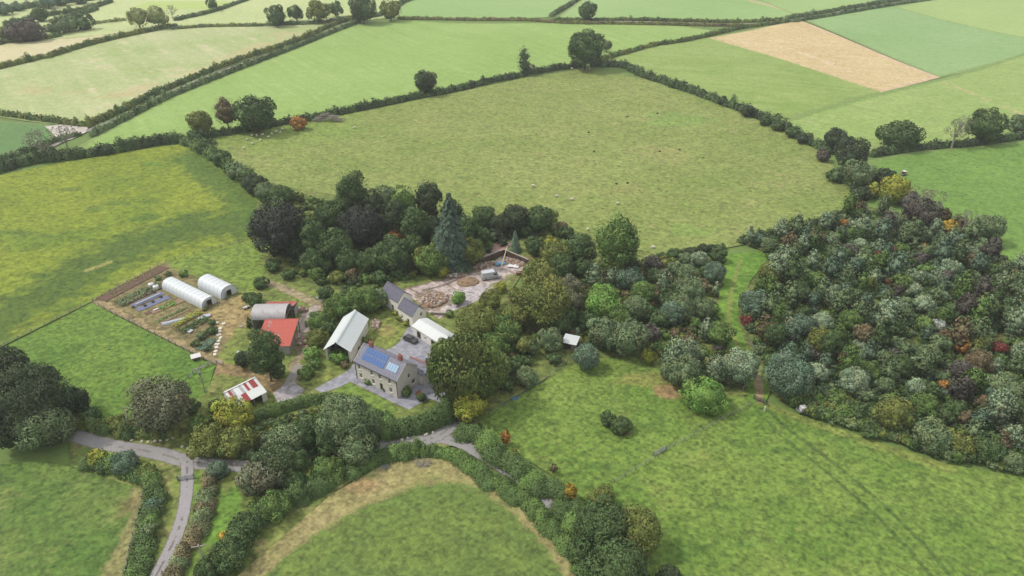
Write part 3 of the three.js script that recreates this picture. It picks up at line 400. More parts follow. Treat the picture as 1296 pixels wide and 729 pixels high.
plants([
  [-451.74, -655.08, 7.73, 'b', 'bg'],
  [-451.7, -674.29, 6.49, 'b', 'bg'],
  [-431.11, -687.04, 8.8, 'b', 'bg'],
  [-415.88, -713.5, 9.11, 'b', 'bg'],
  [-428.6, -702.08, 8.23, 'b', 'bg']], 'on the tall far hedge', 'bushes on the tall far hedge');
plants([
  [46.84, -451.83, 12.96, 'r', 'dg'],
  [65.65, -497.13, 4.38, 'r', 'gg'],
  [-48.25, -391.75, 7.08, 'r', 'dk'],
  [7.29, -437.31, 5.35, 'u', 'gg'],
  [11.97, -445.91, 3.49, 'b', 'gy']], 'in the hedge behind the sheep pasture', 'trees in the hedge behind the sheep pasture');
plants([
  [-146.81, -319.19, 6.32, 'r', 'og'],
  [-136.4, -325.41, 6.01, 't', 'br'],
  [-122.11, -324, 9.74, 'r', 'dg'],
  [-104.04, -329.5, 4.99, 'b', 'or'],
  [-143.53, -310.44, 4.75, 'b', 'dk']], 'at the corner of the sheep pasture', 'trees at the corner of the sheep pasture');
plants([
  [-203.3, -286.97, 5.76, 'd', 'gy'],
  [-200.55, -300.49, 4.59, 'd', 'gy'],
  [-205, -294.11, 3.15, 'b', 'gy']], 'beside the concrete pad', 'bare trees by the concrete pad');
plants([
  [-16.98, -417.66, 1.89, 'b', 'gg'],
  [-83.87, -358.43, 2.07, 'b', 'dg'],
  [-180.36, -299.23, 2.13, 'b', 'dg']], 'rising out of the pasture hedge', 'trees in the hedge behind the sheep pasture');
plants([
  [120.83, -351.14, 4.46, 'b', 'dk'],
  [113.51, -371.02, 3.4, 'b', 'dk'],
  [125.75, -337.87, 3.54, 'b', 'dg'],
  [129.77, -329.71, 3.47, 'b', 'dg'],
  [133.36, -320.08, 3.76, 'b', 'dg'],
  [135.06, -312.05, 3.31, 'b', 'dk'],
  [75.48, -447.06, 3.5, 'b', 'dg'],
  [93.15, -407.4, 2.77, 'b', 'dg']], 'in the hedge between sheep pasture and olive green field', 'bushes by the olive green field');
plants([
  [175.46, -303.75, 9.47, 'b', 'dg'],
  [214.45, -306.72, 8.23, 'r', 'dg'],
  [198.61, -300.96, 5.99, 'd', 'gy'],
  [236.88, -316.98, 5.17, 'r', 'gg']], 'in the hedge above the vivid green field', 'trees above the vivid green field');
plants([
  [145.84, -301.63, 5.69, 'r', 'dk'],
  [143.37, -278.99, 7.32, 'r', 'dk'],
  [132.67, -265.43, 4.51, 'b', 'dg'],
  [137.11, -258.36, 6.26, 'r', 'gg'],
  [147.22, -257.7, 4.7, 'r', 'dk'],
  [144.11, -242.67, 5.96, 'r', 'yg'],
  [140.4, -249.52, 3.99, 'b', 'yg'],
  [134.32, -246.89, 4.25, 'b', 'dk'],
  [136.3, -289.6, 3.81, 'b', 'pu'],
  [143.48, -260.67, 4.13, 'b', 'dg']], 'at the top corner of the young wood', 'trees at the top corner of the young wood');
plants([
  [143.59, -222.34, 6.34, 'd', 'gy'],
  [142.74, -221.03, 6.63, 'r', 'pu'],
  [150.48, -214.27, 3.52, 'r', 'ye'],
  [152.27, -210.33, 4.51, 'd', 'gg'],
  [158.98, -208.43, 5.55, 'r', 'gg'],
  [152.2, -189.28, 4.2, 'b', 'dk'],
  [153.95, -202.3, 3.64, 'b', 'gg'],
  [155.29, -185.21, 3.16, 'b', 'br'],
  [149.44, -240.77, 4.47, 'b', 'pu']], 'between the young wood and the vivid green field', 'trees along the edge of the vivid green field');

// ---------------------------------------------------------------- farm trees
plants([
  [-100.43, -252.79, 5.25, 'b', 'dk'],
  [-94.57, -247.51, 4.56, 'b', 'gg'],
  [-86.88, -241.12, 5.36, 'b', 'dg'],
  [-135.64, -296.17, 4.92, 'b', 'dg'],
  [-124.48, -282.65, 5.07, 'b', 'dg'],
  [-112.61, -267.57, 4.85, 'b', 'gg'],
  [-106.65, -260.98, 4.13, 'b', 'dg'],
  [-145.61, -308.29, 4.72, 'b', 'dg']], 'in the line between the two pastures', 'bushes between the two pastures');
plants([
  [-74.7, -200.54, 9.78, 'r', 'dp'],
  [-54.92, -221.71, 7.65, 't', 'dg'],
  [-49.81, -206.22, 7.82, 'r', 'dp'],
  [-62.57, -216.81, 6.26, 'r', 'dg'],
  [-63.13, -197.48, 5.53, 't', 'dg'],
  [-56.41, -196.04, 6.04, 'r', 'dg'],
  [-46.24, -231.99, 5.74, 'r', 'gg'],
  [-37.1, -219.64, 6, 't', 'mg'],
  [-29.39, -221.84, 6.32, 't', 'dk'],
  [-37.54, -189.58, 6.38, 'r', 'dg'],
  [-26.4, -190.14, 4.93, 'r', 'og'],
  [-32.18, -198.7, 4.34, 'r', 'dg'],
  [-31.76, -204.47, 5.68, 't', 'dg'],
  [-44.81, -210.49, 4.8, 'r', 'dg'],
  [-43.86, -189.42, 4.19, 'r', 'dg'],
  [-62.35, -189.42, 4.19, 'r', 'dg'],
  [-13.28, -194.19, 5.01, 'r', 'og'],
  [-25.21, -188.15, 4.9, 'r', 'mg'],
  [-9.62, -218.9, 4.95, 'r', 'dg'],
  [-3.53, -215.09, 4.34, 'r', 'dk'],
  [1.36, -216.66, 5.72, 'r', 'dk'],
  [9.26, -216.59, 5.45, 'r', 'dg'],
  [13.2, -224.15, 3.37, 'r', 'og'],
  [18.75, -213.96, 2.99, 'b', 'dg'],
  [-48.43, -218.68, 5.71, 't', 'dk'],
  [-39.09, -210.36, 5.55, 't', 'dk'],
  [-59.51, -226.67, 5.64, 'r', 'dg'],
  [-51.37, -189.84, 3.95, 'r', 'dg'],
  [-33.83, -187.79, 3.68, 'r', 'dk'],
  [-22.75, -202.02, 4.65, 'r', 'dg'],
  [-20.66, -217.31, 4.62, 't', 'dk'],
  [-6.18, -210.94, 3.49, 'b', 'dk'],
  [4.63, -214.52, 3.54, 'b', 'dg'],
  [-11.36, -207.39, 3.96, 'r', 'dg'],
  [-68.29, -198.24, 4.59, 'r', 'dk'],
  [-59.19, -190.51, 3.48, 'b', 'dg'],
  [-27.47, -210.49, 4.8, 'r', 'dk']], 'in the dark wood behind the farm buildings', 'trees of the dark wood behind the farm');
plants([
  [-39.03, -206.67, 3.43, 'r', 'or']], 'at the front of the dark wood', 'trees of the dark wood behind the farm');
plants([
  [-75.41, -190.53, 2.99, 'b', 'dg'],
  [-60.33, -184.85, 3.16, 'b', 'mg'],
  [-53.56, -182.71, 2.9, 'b', 'og'],
  [-49.52, -185.35, 2.68, 'b', 'br'],
  [-45.52, -189.03, 2.97, 'b', 'og'],
  [-68.99, -185.12, 2.44, 'b', 'dg'],
  [-40.48, -182.46, 3.13, 'b', 'dg'],
  [-34.9, -185.58, 2.93, 'b', 'dg'],
  [17.41, -218.57, 2.76, 'b', 'br'],
  [-17.1, -193.32, 3.27, 'b', 'mg'],
  [-21.59, -186.81, 2.7, 'b', 'yg'],
  [-75.95, -180.13, 2.63, 'b', 'dg']], 'at the foot of the dark wood', 'bushes at the foot of the dark wood');
plants([
  [-19.08, -193.04, 7.58, 'c', 'sp']], 'towering in the dark wood', 'conifers behind the farm');
plants([
  [-14.25, -200.35, 5.34, 't', 'dg']], 'beside the tall blue spruce', 'trees of the dark wood behind the farm');
plants([
  [1.04, -203.92, 2.22, 'c', 'bg']], 'above the rubble yard wall', 'conifers behind the farm');
plants([
  [6.97, -200.86, 3.48, 'r', 'dg'],
  [13, -207.23, 2.65, 'b', 'yg'],
  [13.89, -191.72, 5.21, 'r', 'og'],
  [21.15, -192.95, 5.97, 'r', 'dg'],
  [31.41, -185.86, 7.85, 't', 'mg'],
  [8.36, -175.91, 5.81, 'r', 'og'],
  [14.98, -184.69, 4.59, 'r', 'dg'],
  [16.11, -172.76, 4.14, 'r', 'gy'],
  [-3.31, -177.61, 2.36, 'b', 'yg'],
  [1.16, -172.48, 3.01, 'b', 'og'],
  [12.06, -174.44, 3.94, 'r', 'dg'],
  [9.05, -159.78, 7.75, 'r', 'og'],
  [22.33, -185.35, 3.64, 'r', 'dg']], 'between the rubble yard and the mixed wood', 'trees by the rubble yard');
plants([
  [24.46, -178.38, 2.82, 'u', 'sg'],
  [29.8, -179.25, 2.37, 'u', 'sg'],
  [35.06, -178.09, 4.24, 'r', 'bg'],
  [37.56, -170.19, 4.1, 'r', 'mg'],
  [44.73, -174.8, 2.78, 'u', 'sg'],
  [25.62, -167.4, 4.49, 'r', 'lg'],
  [44.35, -191.01, 3.49, 'b', 'pu'],
  [48.92, -192.57, 3.01, 'b', 'og'],
  [52.96, -181.16, 3.82, 'r', 'gg'],
  [58.91, -192.14, 3.25, 'r', 'sg'],
  [61.8, -182.96, 3.61, 'r', 'bg'],
  [66.48, -196.71, 3.57, 'b', 'dg'],
  [50.57, -168.86, 5.19, 'r', 'gg'],
  [56.96, -177.05, 2.35, 'r', 'br'],
  [60.01, -174.46, 1.63, 'u', 'sg'],
  [52.55, -198.08, 2.82, 'b', 'dg'],
  [58.17, -199.15, 2.83, 'b', 'dk'],
  [62.89, -201.62, 2.6, 'b', 'dk'],
  [34.56, -162.38, 3.96, 'r', 'gg'],
  [43.92, -159.64, 3.91, 'r', 'bg'],
  [47.23, -162.06, 4.17, 'r', 'gg'],
  [53.28, -162.31, 3.74, 'r', 'gg'],
  [50.3, -157.83, 1.95, 'r', 'mg'],
  [57.39, -165.28, 1.79, 'r', 'lg'],
  [25.41, -161.95, 5.04, 'r', 'lg'],
  [43.93, -153.81, 2.13, 'b', 'br'],
  [47.28, -150.71, 2.31, 'b', 'br'],
  [51.6, -151.83, 2.31, 'u', 'sg'],
  [54.61, -150.35, 3.75, 'r', 'mg'],
  [54.28, -147.51, 1.86, 'b', 'pu'],
  [37.25, -151.79, 2.74, 'r', 'pu'],
  [30.55, -146.39, 5.3, 'r', 'gg'],
  [24.32, -148.66, 4.95, 'r', 'gg'],
  [29.16, -158.03, 3.67, 'r', 'mg'],
  [40.42, -157.81, 3.03, 'r', 'dg'],
  [17.29, -166.62, 3.37, 'r', 'gy'],
  [37.8, -190.51, 3.48, 'b', 'dk'],
  [43.06, -181.4, 3.11, 'r', 'gg'],
  [44.65, -168.63, 3.17, 'r', 'dg'],
  [20.97, -157.81, 3.03, 'r', 'dg'],
  [15.73, -160.05, 2.84, 'r', 'dg'],
  [50.59, -186.58, 2.93, 'r', 'gg'],
  [37.91, -162.02, 2.86, 'r', 'dg'],
  [59.91, -184.57, 2.67, 'r', 'dg'],
  [55.3, -193.46, 2.51, 'r', 'gg']], 'in the mixed wood beside the mown ride', 'trees of the mixed wood beside the mown ride');
plants([
  [34.92, -142.55, 2.02, 'w', 'yg'],
  [39.84, -136.49, 3.67, 'u', 'sg'],
  [41.59, -132.88, 4.77, 'r', 'gg'],
  [44.13, -139.44, 2.95, 'u', 'sg'],
  [47.97, -140.73, 1.4, 'b', 'ye'],
  [49.09, -133.25, 2.87, 'u', 'sg'],
  [55.35, -134.46, 5, 'r', 'sg'],
  [44.63, -125.52, 5.35, 'b', 'lg'],
  [46.56, -141.85, 2.81, 'r', 'gg'],
  [38.69, -136.59, 2.16, 'b', 'gg'],
  [53.26, -134.58, 2.33, 'b', 'gg'],
  [18.83, -139.92, 3.77, 'r', 'bg'],
  [17.64, -153.42, 1.06, 'u', 'sg'],
  [39.82, -147.68, 1.66, 'b', 'mg']], 'at the meadow end of the mixed wood', 'trees at the meadow end of the mixed wood');
plants([
  [-11.04, -128.49, 9.2, 'w', 'be']], 'overhanging the yard beside the farmhouse', 'trees beside the farmhouse');
plants([
  [-9.12, -150.5, 6.22, 'r', 'og'],
  [-3.85, -134.56, 4.43, 'r', 'be'],
  [-17.85, -144.25, 3.04, 'r', 'be'],
  [-1.66, -149.93, 4.57, 'r', 'mg'],
  [1.51, -157.86, 4.31, 'r', 'og'],
  [3.48, -145.87, 2.86, 'r', 'og'],
  [5.5, -144.89, 1.63, 'u', 'gg'],
  [9.89, -147.81, 3.5, 'r', 'gg'],
  [10.91, -142.41, 2.22, 'b', 'dg'],
  [3.28, -133.71, 3.48, 'b', 'gg'],
  [0, -137.65, 2.75, 'r', 'dg'],
  [-4.64, -143.6, 4.03, 'r', 'mg'],
  [13.26, -155.61, 3.21, 'r', 'dg'],
  [-1.54, -132.17, 2.69, 'b', 'dg'],
  [-6.31, -167.44, 3.38, 'r', 'og']], 'between the farmhouse and the tin hut', 'trees beside the farmhouse');
plants([
  [-15.34, -170.45, 2.29, 'r', 'lg'],
  [-8.04, -170.55, 1.84, 'b', 'og'],
  [-17.66, -164.08, 1.56, 'b', 'mg']], 'at the edge of the rubble yard', 'small trees by the rubble yard');
plants([
  [-53.15, -158.16, 3.69, 'b', 'mg'],
  [-48.95, -162.78, 3.97, 'r', 'mg'],
  [-44.42, -165.6, 4.02, 'r', 'mg'],
  [-40.77, -166.42, 4.03, 'r', 'mg'],
  [-38.15, -169.05, 3.18, 'r', 'gg'],
  [-52.05, -150.72, 3.15, 'b', 'og'],
  [-51.64, -144.6, 2.45, 'b', 'lg'],
  [-50.32, -155.87, 2.8, 'b', 'dg'],
  [-47.86, -171.89, 2.76, 'r', 'dg'],
  [-50.89, -136.76, 2.36, 'b', 'mg'],
  [-50.09, -140.59, 2, 'b', 'mg'],
  [-54.3, -171.89, 2.76, 'r', 'dg']], 'around the white roofed barn', 'shrubs around the white roofed barn');
plants([
  [-33.24, -165, 1.01, 'b', 'yg'],
  [-31.5, -162.26, 1.33, 'b', 'og'],
  [-29.4, -159.69, 1.1, 'b', 'yg'],
  [-26.21, -156.8, 0.87, 'b', 'yg'],
  [-39.06, -151.42, 1.48, 'b', 'og'],
  [-41, -148.19, 1.04, 'b', 'mg'],
  [-44.29, -142.76, 2.63, 'b', 'lg'],
  [-42.48, -140.41, 1.4, 'b', 'br']], 'in the garden behind the farmhouse', 'garden shrubs behind the farmhouse');
plants([
  [-35.31, -133.84, 1.26, 'b', 'mg'],
  [-30.86, -131.34, 0.96, 'b', 'dg'],
  [-25.46, -129.89, 1.71, 'b', 'mg'],
  [-21.61, -127.71, 1.5, 'b', 'dg'],
  [-32.87, -132.98, 0.77, 'b', 'dg']], 'planted against the farmhouse wall', 'shrubs against the farmhouse');
plants([
  [-9.87, -120.92, 4.13, 'r', 'yg']], 'with an open crown beside the black gate', 'trees by the black gate');
plants([
  [-59.57, -134.93, 5.52, 't', 'dg'],
  [-68.01, -140.47, 2.59, 'r', 'dk'],
  [-71.54, -156.86, 1.51, 'u', 'dg'],
  [-74.78, -170.54, 2.75, 'b', 'dg'],
  [-77.67, -172.71, 1.85, 'b', 'dg'],
  [-58.64, -137.07, 2.36, 'b', 'dg']], 'beside the red roofed barn', 'trees beside the red roofed barn');
// lower left
plants([
  [-105.73, -116.95, 8.98, 'r', 'dk'],
  [-101.04, -112.35, 5.78, 'r', 'gg'],
  [-122.95, -134.6, 5.38, 'r', 'dk'],
  [-100.78, -122.93, 3.81, 'r', 'dk'],
  [-107.49, -113.05, 5.13, 'r', 'dk'],
  [-96.61, -120.35, 2.88, 'b', 'dg'],
  [-89.33, -118.22, 2.5, 'b', 'og'],
  [-86.09, -116.91, 2.13, 'b', 'og'],
  [-99.76, -115.56, 2.63, 'b', 'dg']], 'shading the road below the lush paddock', 'trees shading the road');
plants([
  [-77.53, -117.67, 6.98, 'r', 'gy', 'Large grey olive rounded tree']], 'at the bend of the road', 'trees shading the road');
plants([
  [-62.07, -117.49, 4.57, 'r', 'yg'],
  [-65.52, -111.2, 4.78, 'b', 'og'],
  [-59.42, -110.7, 4.43, 'b', 'og'],
  [-69.86, -116.99, 3.18, 'b', 'mg'],
  [-68.92, -112.32, 0.69, 'b', 'ye'],
  [-74.94, -123.68, 2.39, 'b', 'dg'],
  [-69.24, -124.09, 2.21, 'b', 'dg']], 'between the road and the striped shed', 'trees by the striped shed');
plants([
  [-47.78, -109, 4.36, 'r', 'gg'],
  [-48.76, -102.3, 4.67, 'w', 'gg'],
  [-44.91, -112.52, 3.77, 'r', 'dg'],
  [-35.79, -113.09, 6.48, 'r', 'gg'],
  [-32.94, -107.49, 3.99, 'r', 'gg'],
  [-42.61, -104.5, 1.65, 'b', 'yg'],
  [-38.43, -103.45, 3.43, 'b', 'mg'],
  [-56.31, -109.06, 1.7, 'b', 'gg'],
  [-61.1, -103.92, 2.63, 'b', 'bg'],
  [-50.22, -99.1, 4.42, 'r', 'gy'],
  [-44.89, -100.12, 3.21, 'b', 'dg'],
  [-38.57, -110, 3.38, 'r', 'dg'],
  [-53.28, -112.83, 2.59, 'b', 'gg'],
  [-44.82, -104.63, 2.96, 'r', 'dg'],
  [-30.32, -115.74, 2.63, 'r', 'gg']], 'in the thicket between the road and the curved field', 'trees in the roadside thicket');
plants([
  [-50.45, -88.48, 3.57, 'b', 'dg'],
  [-46.73, -93.53, 3.69, 'b', 'mg'],
  [-50.89, -82.63, 4, 'b', 'dg'],
  [-54.74, -87.91, 1.04, 'b', 'ye'],
  [-43.19, -97.81, 2.85, 'b', 'dg'],
  [-54.29, -79.86, 2.81, 'b', 'dg']], 'in the overgrown hedge by the curved field', 'bushes by the curved field');
plants([
  [-87.67, -107.06, 2.68, 'b', 'yg'],
  [-81.28, -105.41, 3.15, 'b', 'bg'],
  [-75.9, -103.77, 2.14, 'b', 'og'],
  [-70.38, -94.62, 2.02, 'b', 'bg'],
  [-68.7, -88.49, 2.09, 'b', 'gg'],
  [-85.85, -105.19, 1.99, 'b', 'dg']], 'in the bramble hedge beside the narrow lane', 'bushes by the narrow lane');
plants([
  [17.92, -96.67, 2.67, 'b', 'og'],
  [16.74, -85.78, 5.48, 'r', 'dg'],
  [23.08, -85.31, 4.76, 'r', 'og'],
  [18.56, -76.93, 5.69, 'r', 'dg'],
  [27.86, -78.38, 2.51, 'b', 'dk'],
  [12.52, -83.16, 2.88, 'b', 'dg']], 'at the end of the lower lane', 'trees at the end of the lower lane');
plants([
  [-1.38, -112.49, 1.46, 't', 'or'],
  [0.5, -108.08, 1.09, 't', 'ye'],
  [8.72, -104.14, 0.99, 't', 'br'],
  [11.62, -97.07, 1.57, 't', 'ye']], 'turning colour in the tall lane hedge', 'autumn bushes in the lane hedge');
plants([
  [21.75, -119.65, 2.34, 'b', 'dg'],
  [24.44, -117.08, 2.66, 'b', 'dg']], 'standing alone in the large meadow', 'lone bushes in the meadow');
// ---------------------------------------------------------------- young wood
plants([
  [117.14, -146.28, 2.46, 'r', 'or']], 'glowing in the young wood', 'young wood');
plants([
  [64.79, -159.14, 1.85, 'r', 'rd'],
  [72.32, -157.3, 1.52, 'r', 'rd'],
  [75.6, -158.61, 1.42, 'r', 'rd'],
  [114.44, -180.19, 1.67, 'r', 'rd'],
  [117.79, -195.78, 2.28, 'r', 'rd'],
  [125.23, -201.04, 1.81, 'r', 'rd'],
  [84.4, -142.41, 1.62, 'r', 'rd'],
  [126.73, -146.01, 2.05, 'r', 'rd'],
  [131.94, -173.34, 2.09, 'r', 'or'],
  [134.04, -211.47, 2.42, 'r', 'or'],
  [116.36, -220.04, 2.22, 'r', 'or'],
  [135.85, -202.58, 1.83, 'r', 'or'],
  [115.58, -155.65, 2.36, 'r', 'wh'],
  [70.52, -152.52, 1.69, 'r', 'wh'],
  [77.4, -138.75, 1.39, 'r', 'yg'],
  [135.3, -165.84, 2.91, 'r', 'yg'],
  [115.59, -211.27, 1.62, 'r', 'ye'],
  [95.32, -212.75, 1.62, 'r', 'rd'],
  [104.45, -131.58, 1.53, 'r', 'or']], 'in the densely planted young wood', 'young wood', { name: 'young_tree', form: 'young tree', plain: 1 });
plants([
  [65.66, -129.26, 5.97, 'r', 'bg'],
  [85.28, -118.07, 4.24, 'r', 'og'],
  [90.9, -112.52, 4.81, 'b', 'gg'],
  [96.57, -110.93, 3.75, 'b', 'og'],
  [101.36, -109.13, 4.22, 'b', 'dg'],
  [104.84, -105.63, 2.98, 'b', 'gg'],
  [67.89, -163.73, 4.42, 'r', 'bg'],
  [78.29, -182.17, 4.07, 'r', 'og'],
  [83.75, -127.61, 2.81, 'b', 'gg'],
  [96.37, -129.17, 2.82, 'r', 'sg']], 'on the edge of the young wood', 'larger trees on the edge of the young wood');
plants([
  [71.82, -125.63, 2.41, 'b', 'mg'],
  [76.63, -126.21, 2.79, 'b', 'mg'],
  [79.51, -122.05, 2.73, 'b', 'dg'],
  [82.94, -119.49, 2.51, 'b', 'dg'],
  [76.72, -121.77, 2.36, 'b', 'mg'],
  [74.63, -128.03, 2.26, 'b', 'gg'],
  [79.52, -115.75, 2.29, 'b', 'dg'],
  [88.9, -116.97, 2.3, 'b', 'dg'],
  [110.12, -111.52, 2.57, 'b', 'br'],
  [110.05, -115.48, 2.28, 'b', 'pu']], 'low in the bramble strip of the young wood', 'brambles along the young wood');
{
  const area = [[79.31, -208.01], [96.98, -216.59], [130.95, -234.24], [150.47, -224.11], [156.69, -207.57], [157.45, -185.99], [157.06, -174.23], [111.29, -104.61], [96.21, -113.32], [91.04, -128.15], [73.61, -132.04], [65.14, -132.64], [65.32, -149.05], [65.44, -160.28], [70.22, -172.74], [82.93, -194.28]];
  seed = 4242; const done = [], near = [[68.04, -132.64], [87.29, -119.83]]; let tries = 0;
  const hues = ['gg', 'gg', 'gg', 'gg', 'gg', 'gg', 'sg', 'sg', 'sg', 'sg', 'sg', 'mg', 'mg', 'mg', 'dg', 'dg', 'dg', 'og', 'bg', 'bg', 'bg', 'bg', 'br', 'pu'];
  const X0 = Math.min(...area.map((p) => p[0])), X1 = Math.max(...area.map((p) => p[0])), Z0 = Math.min(...area.map((p) => p[1])), Z1 = Math.max(...area.map((p) => p[1]));
  while (done.length < 290 && tries++ < 60000) {
    const x = rr(X0, X1), z = rr(Z0, Z1), R = rr(1.7, 3.6);
    if (!inside(x, z, area) || near.some((p) => Math.hypot(x - p[0], z - p[1]) < 6.5) || done.some((p) => Math.hypot(x - p[0], z - p[1]) < (R + p[2]) * .6)) continue;
    const k = pick(['r', 'r', 't', 'b', 't', 'u', 'u']); done.push([x, z, R]); plant([x, z, R, k, pick(hues)], 'in the densely planted young wood', 'young wood', { name: 'young_tree', form: { r: 'rounded young tree', b: 'bushy young tree', t: 'tall young tree', u: 'slender young tree' }[k], plain: 1 });
  }
}

// ---------------------------------------------------------------- undergrowth: brambles and low growth on the woodland floors
function undergrowth(area, n, label, cols, smin, smax) {
  const g = kind('b', 'X')[0].crown, m = new THREE.InstancedMesh(g, new THREE.MeshStandardMaterial({ roughness: .9, vertexColors: true, side: THREE.DoubleSide }), n), q = new THREE.Object3D(), c = new THREE.Color();
  const X0 = Math.min(...area.map((p) => p[0])), X1 = Math.max(...area.map((p) => p[0])), Z0 = Math.min(...area.map((p) => p[1])), Z1 = Math.max(...area.map((p) => p[1]));
  for (let i = 0; i < n; i++) { let x, z; do { x = rr(X0, X1); z = rr(Z0, Z1); } while (!inside(x, z, area)); const s = rr(smin, smax); q.position.set(x, land(x, z) - .1, z); q.rotation.y = rr(0, 6.28); q.scale.set(s, s * rr(.7, 1.3), s); q.updateMatrix(); m.setMatrixAt(i, q.matrix); const k = LEAF[pick(cols)], t = rr(.7, 1.2); m.setColorAt(i, c.setRGB(k[0] * t, k[1] * t, k[2] * t)); }
  m.name = numbered('undergrowth'); m.castShadow = m.receiveShadow = true; scene.add(m); return tag(m, label, 'undergrowth', null, 'stuff');
}
undergrowth([[79.45, -210.34], [97.85, -219.11], [132.2, -237.08], [151.82, -226.71], [158.37, -208.65], [159.48, -186.89], [156.76, -172.02], [112.11, -104.6], [93.6, -108.5], [85.27, -115.93], [71, -125.06], [65.11, -129.66], [64.21, -138.9], [64.84, -154.52], [65.93, -164.29], [71.28, -176.31], [85.94, -199.63]], 2600, 'dark brambles and low growth filling the young wood', ['dg', 'gg', 'dg', 'mg', 'bg'], .7, 1.8);
undergrowth([[21.63, -189.15], [49.18, -196.9], [68.75, -201.23], [57.63, -164.29], [56.68, -140.52], [53.13, -131.14], [39.65, -135.72], [40.24, -143.85], [31.82, -149.05], [23.25, -147.29], [18.21, -149.05], [8.79, -149.05], [2.39, -138.9], [-1.6, -138.9], [-1.73, -156.41], [5.12, -172.74]], 900, 'low growth under the mixed wood', ['dg', 'dg', 'mg', 'og', 'br'], .7, 1.8);
undergrowth([[-96.93, -251.6], [-58.86, -238.9], [-25.38, -229.86], [19.99, -218.82], [23.57, -196.9], [10.76, -196.9], [0.54, -210.92], [-11.13, -199.59], [-31.39, -185.69], [-40.18, -179.51], [-59.88, -181.85], [-77.62, -196.9]], 900, 'low growth under the dark wood', ['dg', 'dk', 'mg', 'og'], .7, 2);
undergrowth([[-70.55, -118.57], [-64.78, -125.35], [-57.09, -118.57], [-45.83, -123.95], [-31.73, -117.27], [-28.84, -110.57], [-37.96, -105.24], [-47.63, -104.12], [-59.1, -108.68], [-66.75, -108.68]], 420, 'low growth in the roadside thicket', ['dg', 'og', 'mg', 'gg'], .6, 1.6);
undergrowth([[64.35, -130.25], [72.72, -129.66], [84.72, -122.54], [96.88, -114.57], [113.77, -107.1], [111.52, -103.71], [93.35, -108.04], [80.2, -116.47], [67.62, -123.4]], 520, 'bramble strip along the meadow edge of the young wood', ['dg', 'mg', 'gg', 'og'], .9, 2);
// ---------------------------------------------------------------- roads and yards
function ribbon(name, label, pts, width, mat, lift = .1) {
  const line = curve(pts, 2), P = [], N = [], U = []; let run = 0;
  const row = (i) => { const a = line[Math.max(0, i - 1)], b = line[Math.min(line.length - 1, i + 1)], dx = b[0] - a[0], dz = b[1] - a[1], l = Math.hypot(dx, dz); return [-dz / l, dx / l]; };
  const rows = line.map(([x, z], i) => { if (i) run += Math.hypot(x - line[i - 1][0], z - line[i - 1][1]); const [sx, sz] = row(i), r = []; for (let k = 0; k <= 4; k++) { const f = (k / 4 - .5) * width * (k % 4 ? 1 : 1 + .22 * (fbm(run / 3, k + 5, 2) - .5)), X = x + sx * f, Z = z + sz * f; r.push([X, land(X, Z) + lift, Z, k / 4, run / width]); } return r; });
  for (let i = 0; i + 1 < rows.length; i++) for (let k = 0; k < 4; k++) { const A = rows[i][k], B = rows[i + 1][k], C = rows[i + 1][k + 1], D = rows[i][k + 1]; for (const q of [A, D, C, A, C, B]) { P.push(q[0], q[1], q[2]); N.push(0, 1, 0); U.push(q[3], q[4]); } }
  const g = new THREE.BufferGeometry(); g.setAttribute('position', new THREE.Float32BufferAttribute(P, 3)); g.setAttribute('normal', new THREE.Float32BufferAttribute(N, 3)); g.setAttribute('uv', new THREE.Float32BufferAttribute(U, 2));
  return single(name, g, mat, label, null, null, 'structure');
}
const roadTex = (c, dirt, mid) => texture(64, 1024, (u, v) => { const n = fbm(u * 14, v * 200, 3), w = base(...c), d = base(...dirt), e = smooth(.09, 0, Math.min(u, 1 - u) + (n - .5) * .12), k = mid * smooth(.13, .03, Math.abs(u - .5) + (n - .5) * .1) * smooth(.4, .6, fbm(u * 2, v * 36 + 8, 2)), q = Math.max(e * .8, k); return w.map((x, i) => mix(x, d[i], q) * (.8 + .4 * n)); });
const lane = std(0xffffff, .9, { map: roadTex([158, 156, 157], [112, 108, 84], .5) }), narrow = std(0xffffff, .9, { map: roadTex([164, 161, 164], [96, 84, 74], .7) }), farLane = std(0xffffff, .9, { map: roadTex([150, 146, 138], [112, 112, 78], .6) });
lane.map.repeat.set(1, 1 / 16); narrow.map.repeat.set(1, 1 / 16); farLane.map.repeat.set(1, 1 / 16);
ribbon('road', 'pale grey tarmac road curving below the farm', [[-109.93, -119.89], [-103.47, -118.05], [-98.55, -116.25], [-94.43, -114.48], [-88.18, -112.5], [-81.89, -111.29], [-75.75, -109.86], [-70.37, -107.98], [-65.28, -107.06], [-58.32, -106.37], [-49.94, -106.37], [-41.89, -107.75], [-33.9, -110.09], [-27.5, -112.99], [-23.25, -113.74], [-18.05, -114.23]], 3.6, lane, .1);
ribbon('road', 'narrow lane between tall hedges leading off below the farm', [[-19.6, -113.98], [-15.09, -114.48], [-10.97, -112.99], [-6.14, -109.38], [0.17, -104.12], [2.93, -101.5], [6.68, -97.72], [10.1, -93.91], [13.21, -90.27], [17.16, -85.03], [21.35, -78.68]], 3, lane, .106);
ribbon('road', 'narrow concrete lane running down past the rusty bracken hedge', [[-69.43, -107.75], [-68.33, -105.01], [-66.83, -101.29], [-65.22, -96.5], [-64.08, -91.4], [-63.6, -85.91], [-63.65, -79.97], [-63.63, -77.1]], 2.6, narrow, .112);
ribbon('driveway', 'short drive from the road up to the black gate', [[-18.08, -114.48], [-15.6, -116.25], [-13.98, -118.31], [-13.24, -120.42], [-13.12, -123.95], [-14.3, -127.34]], 3.2, lane, .118);
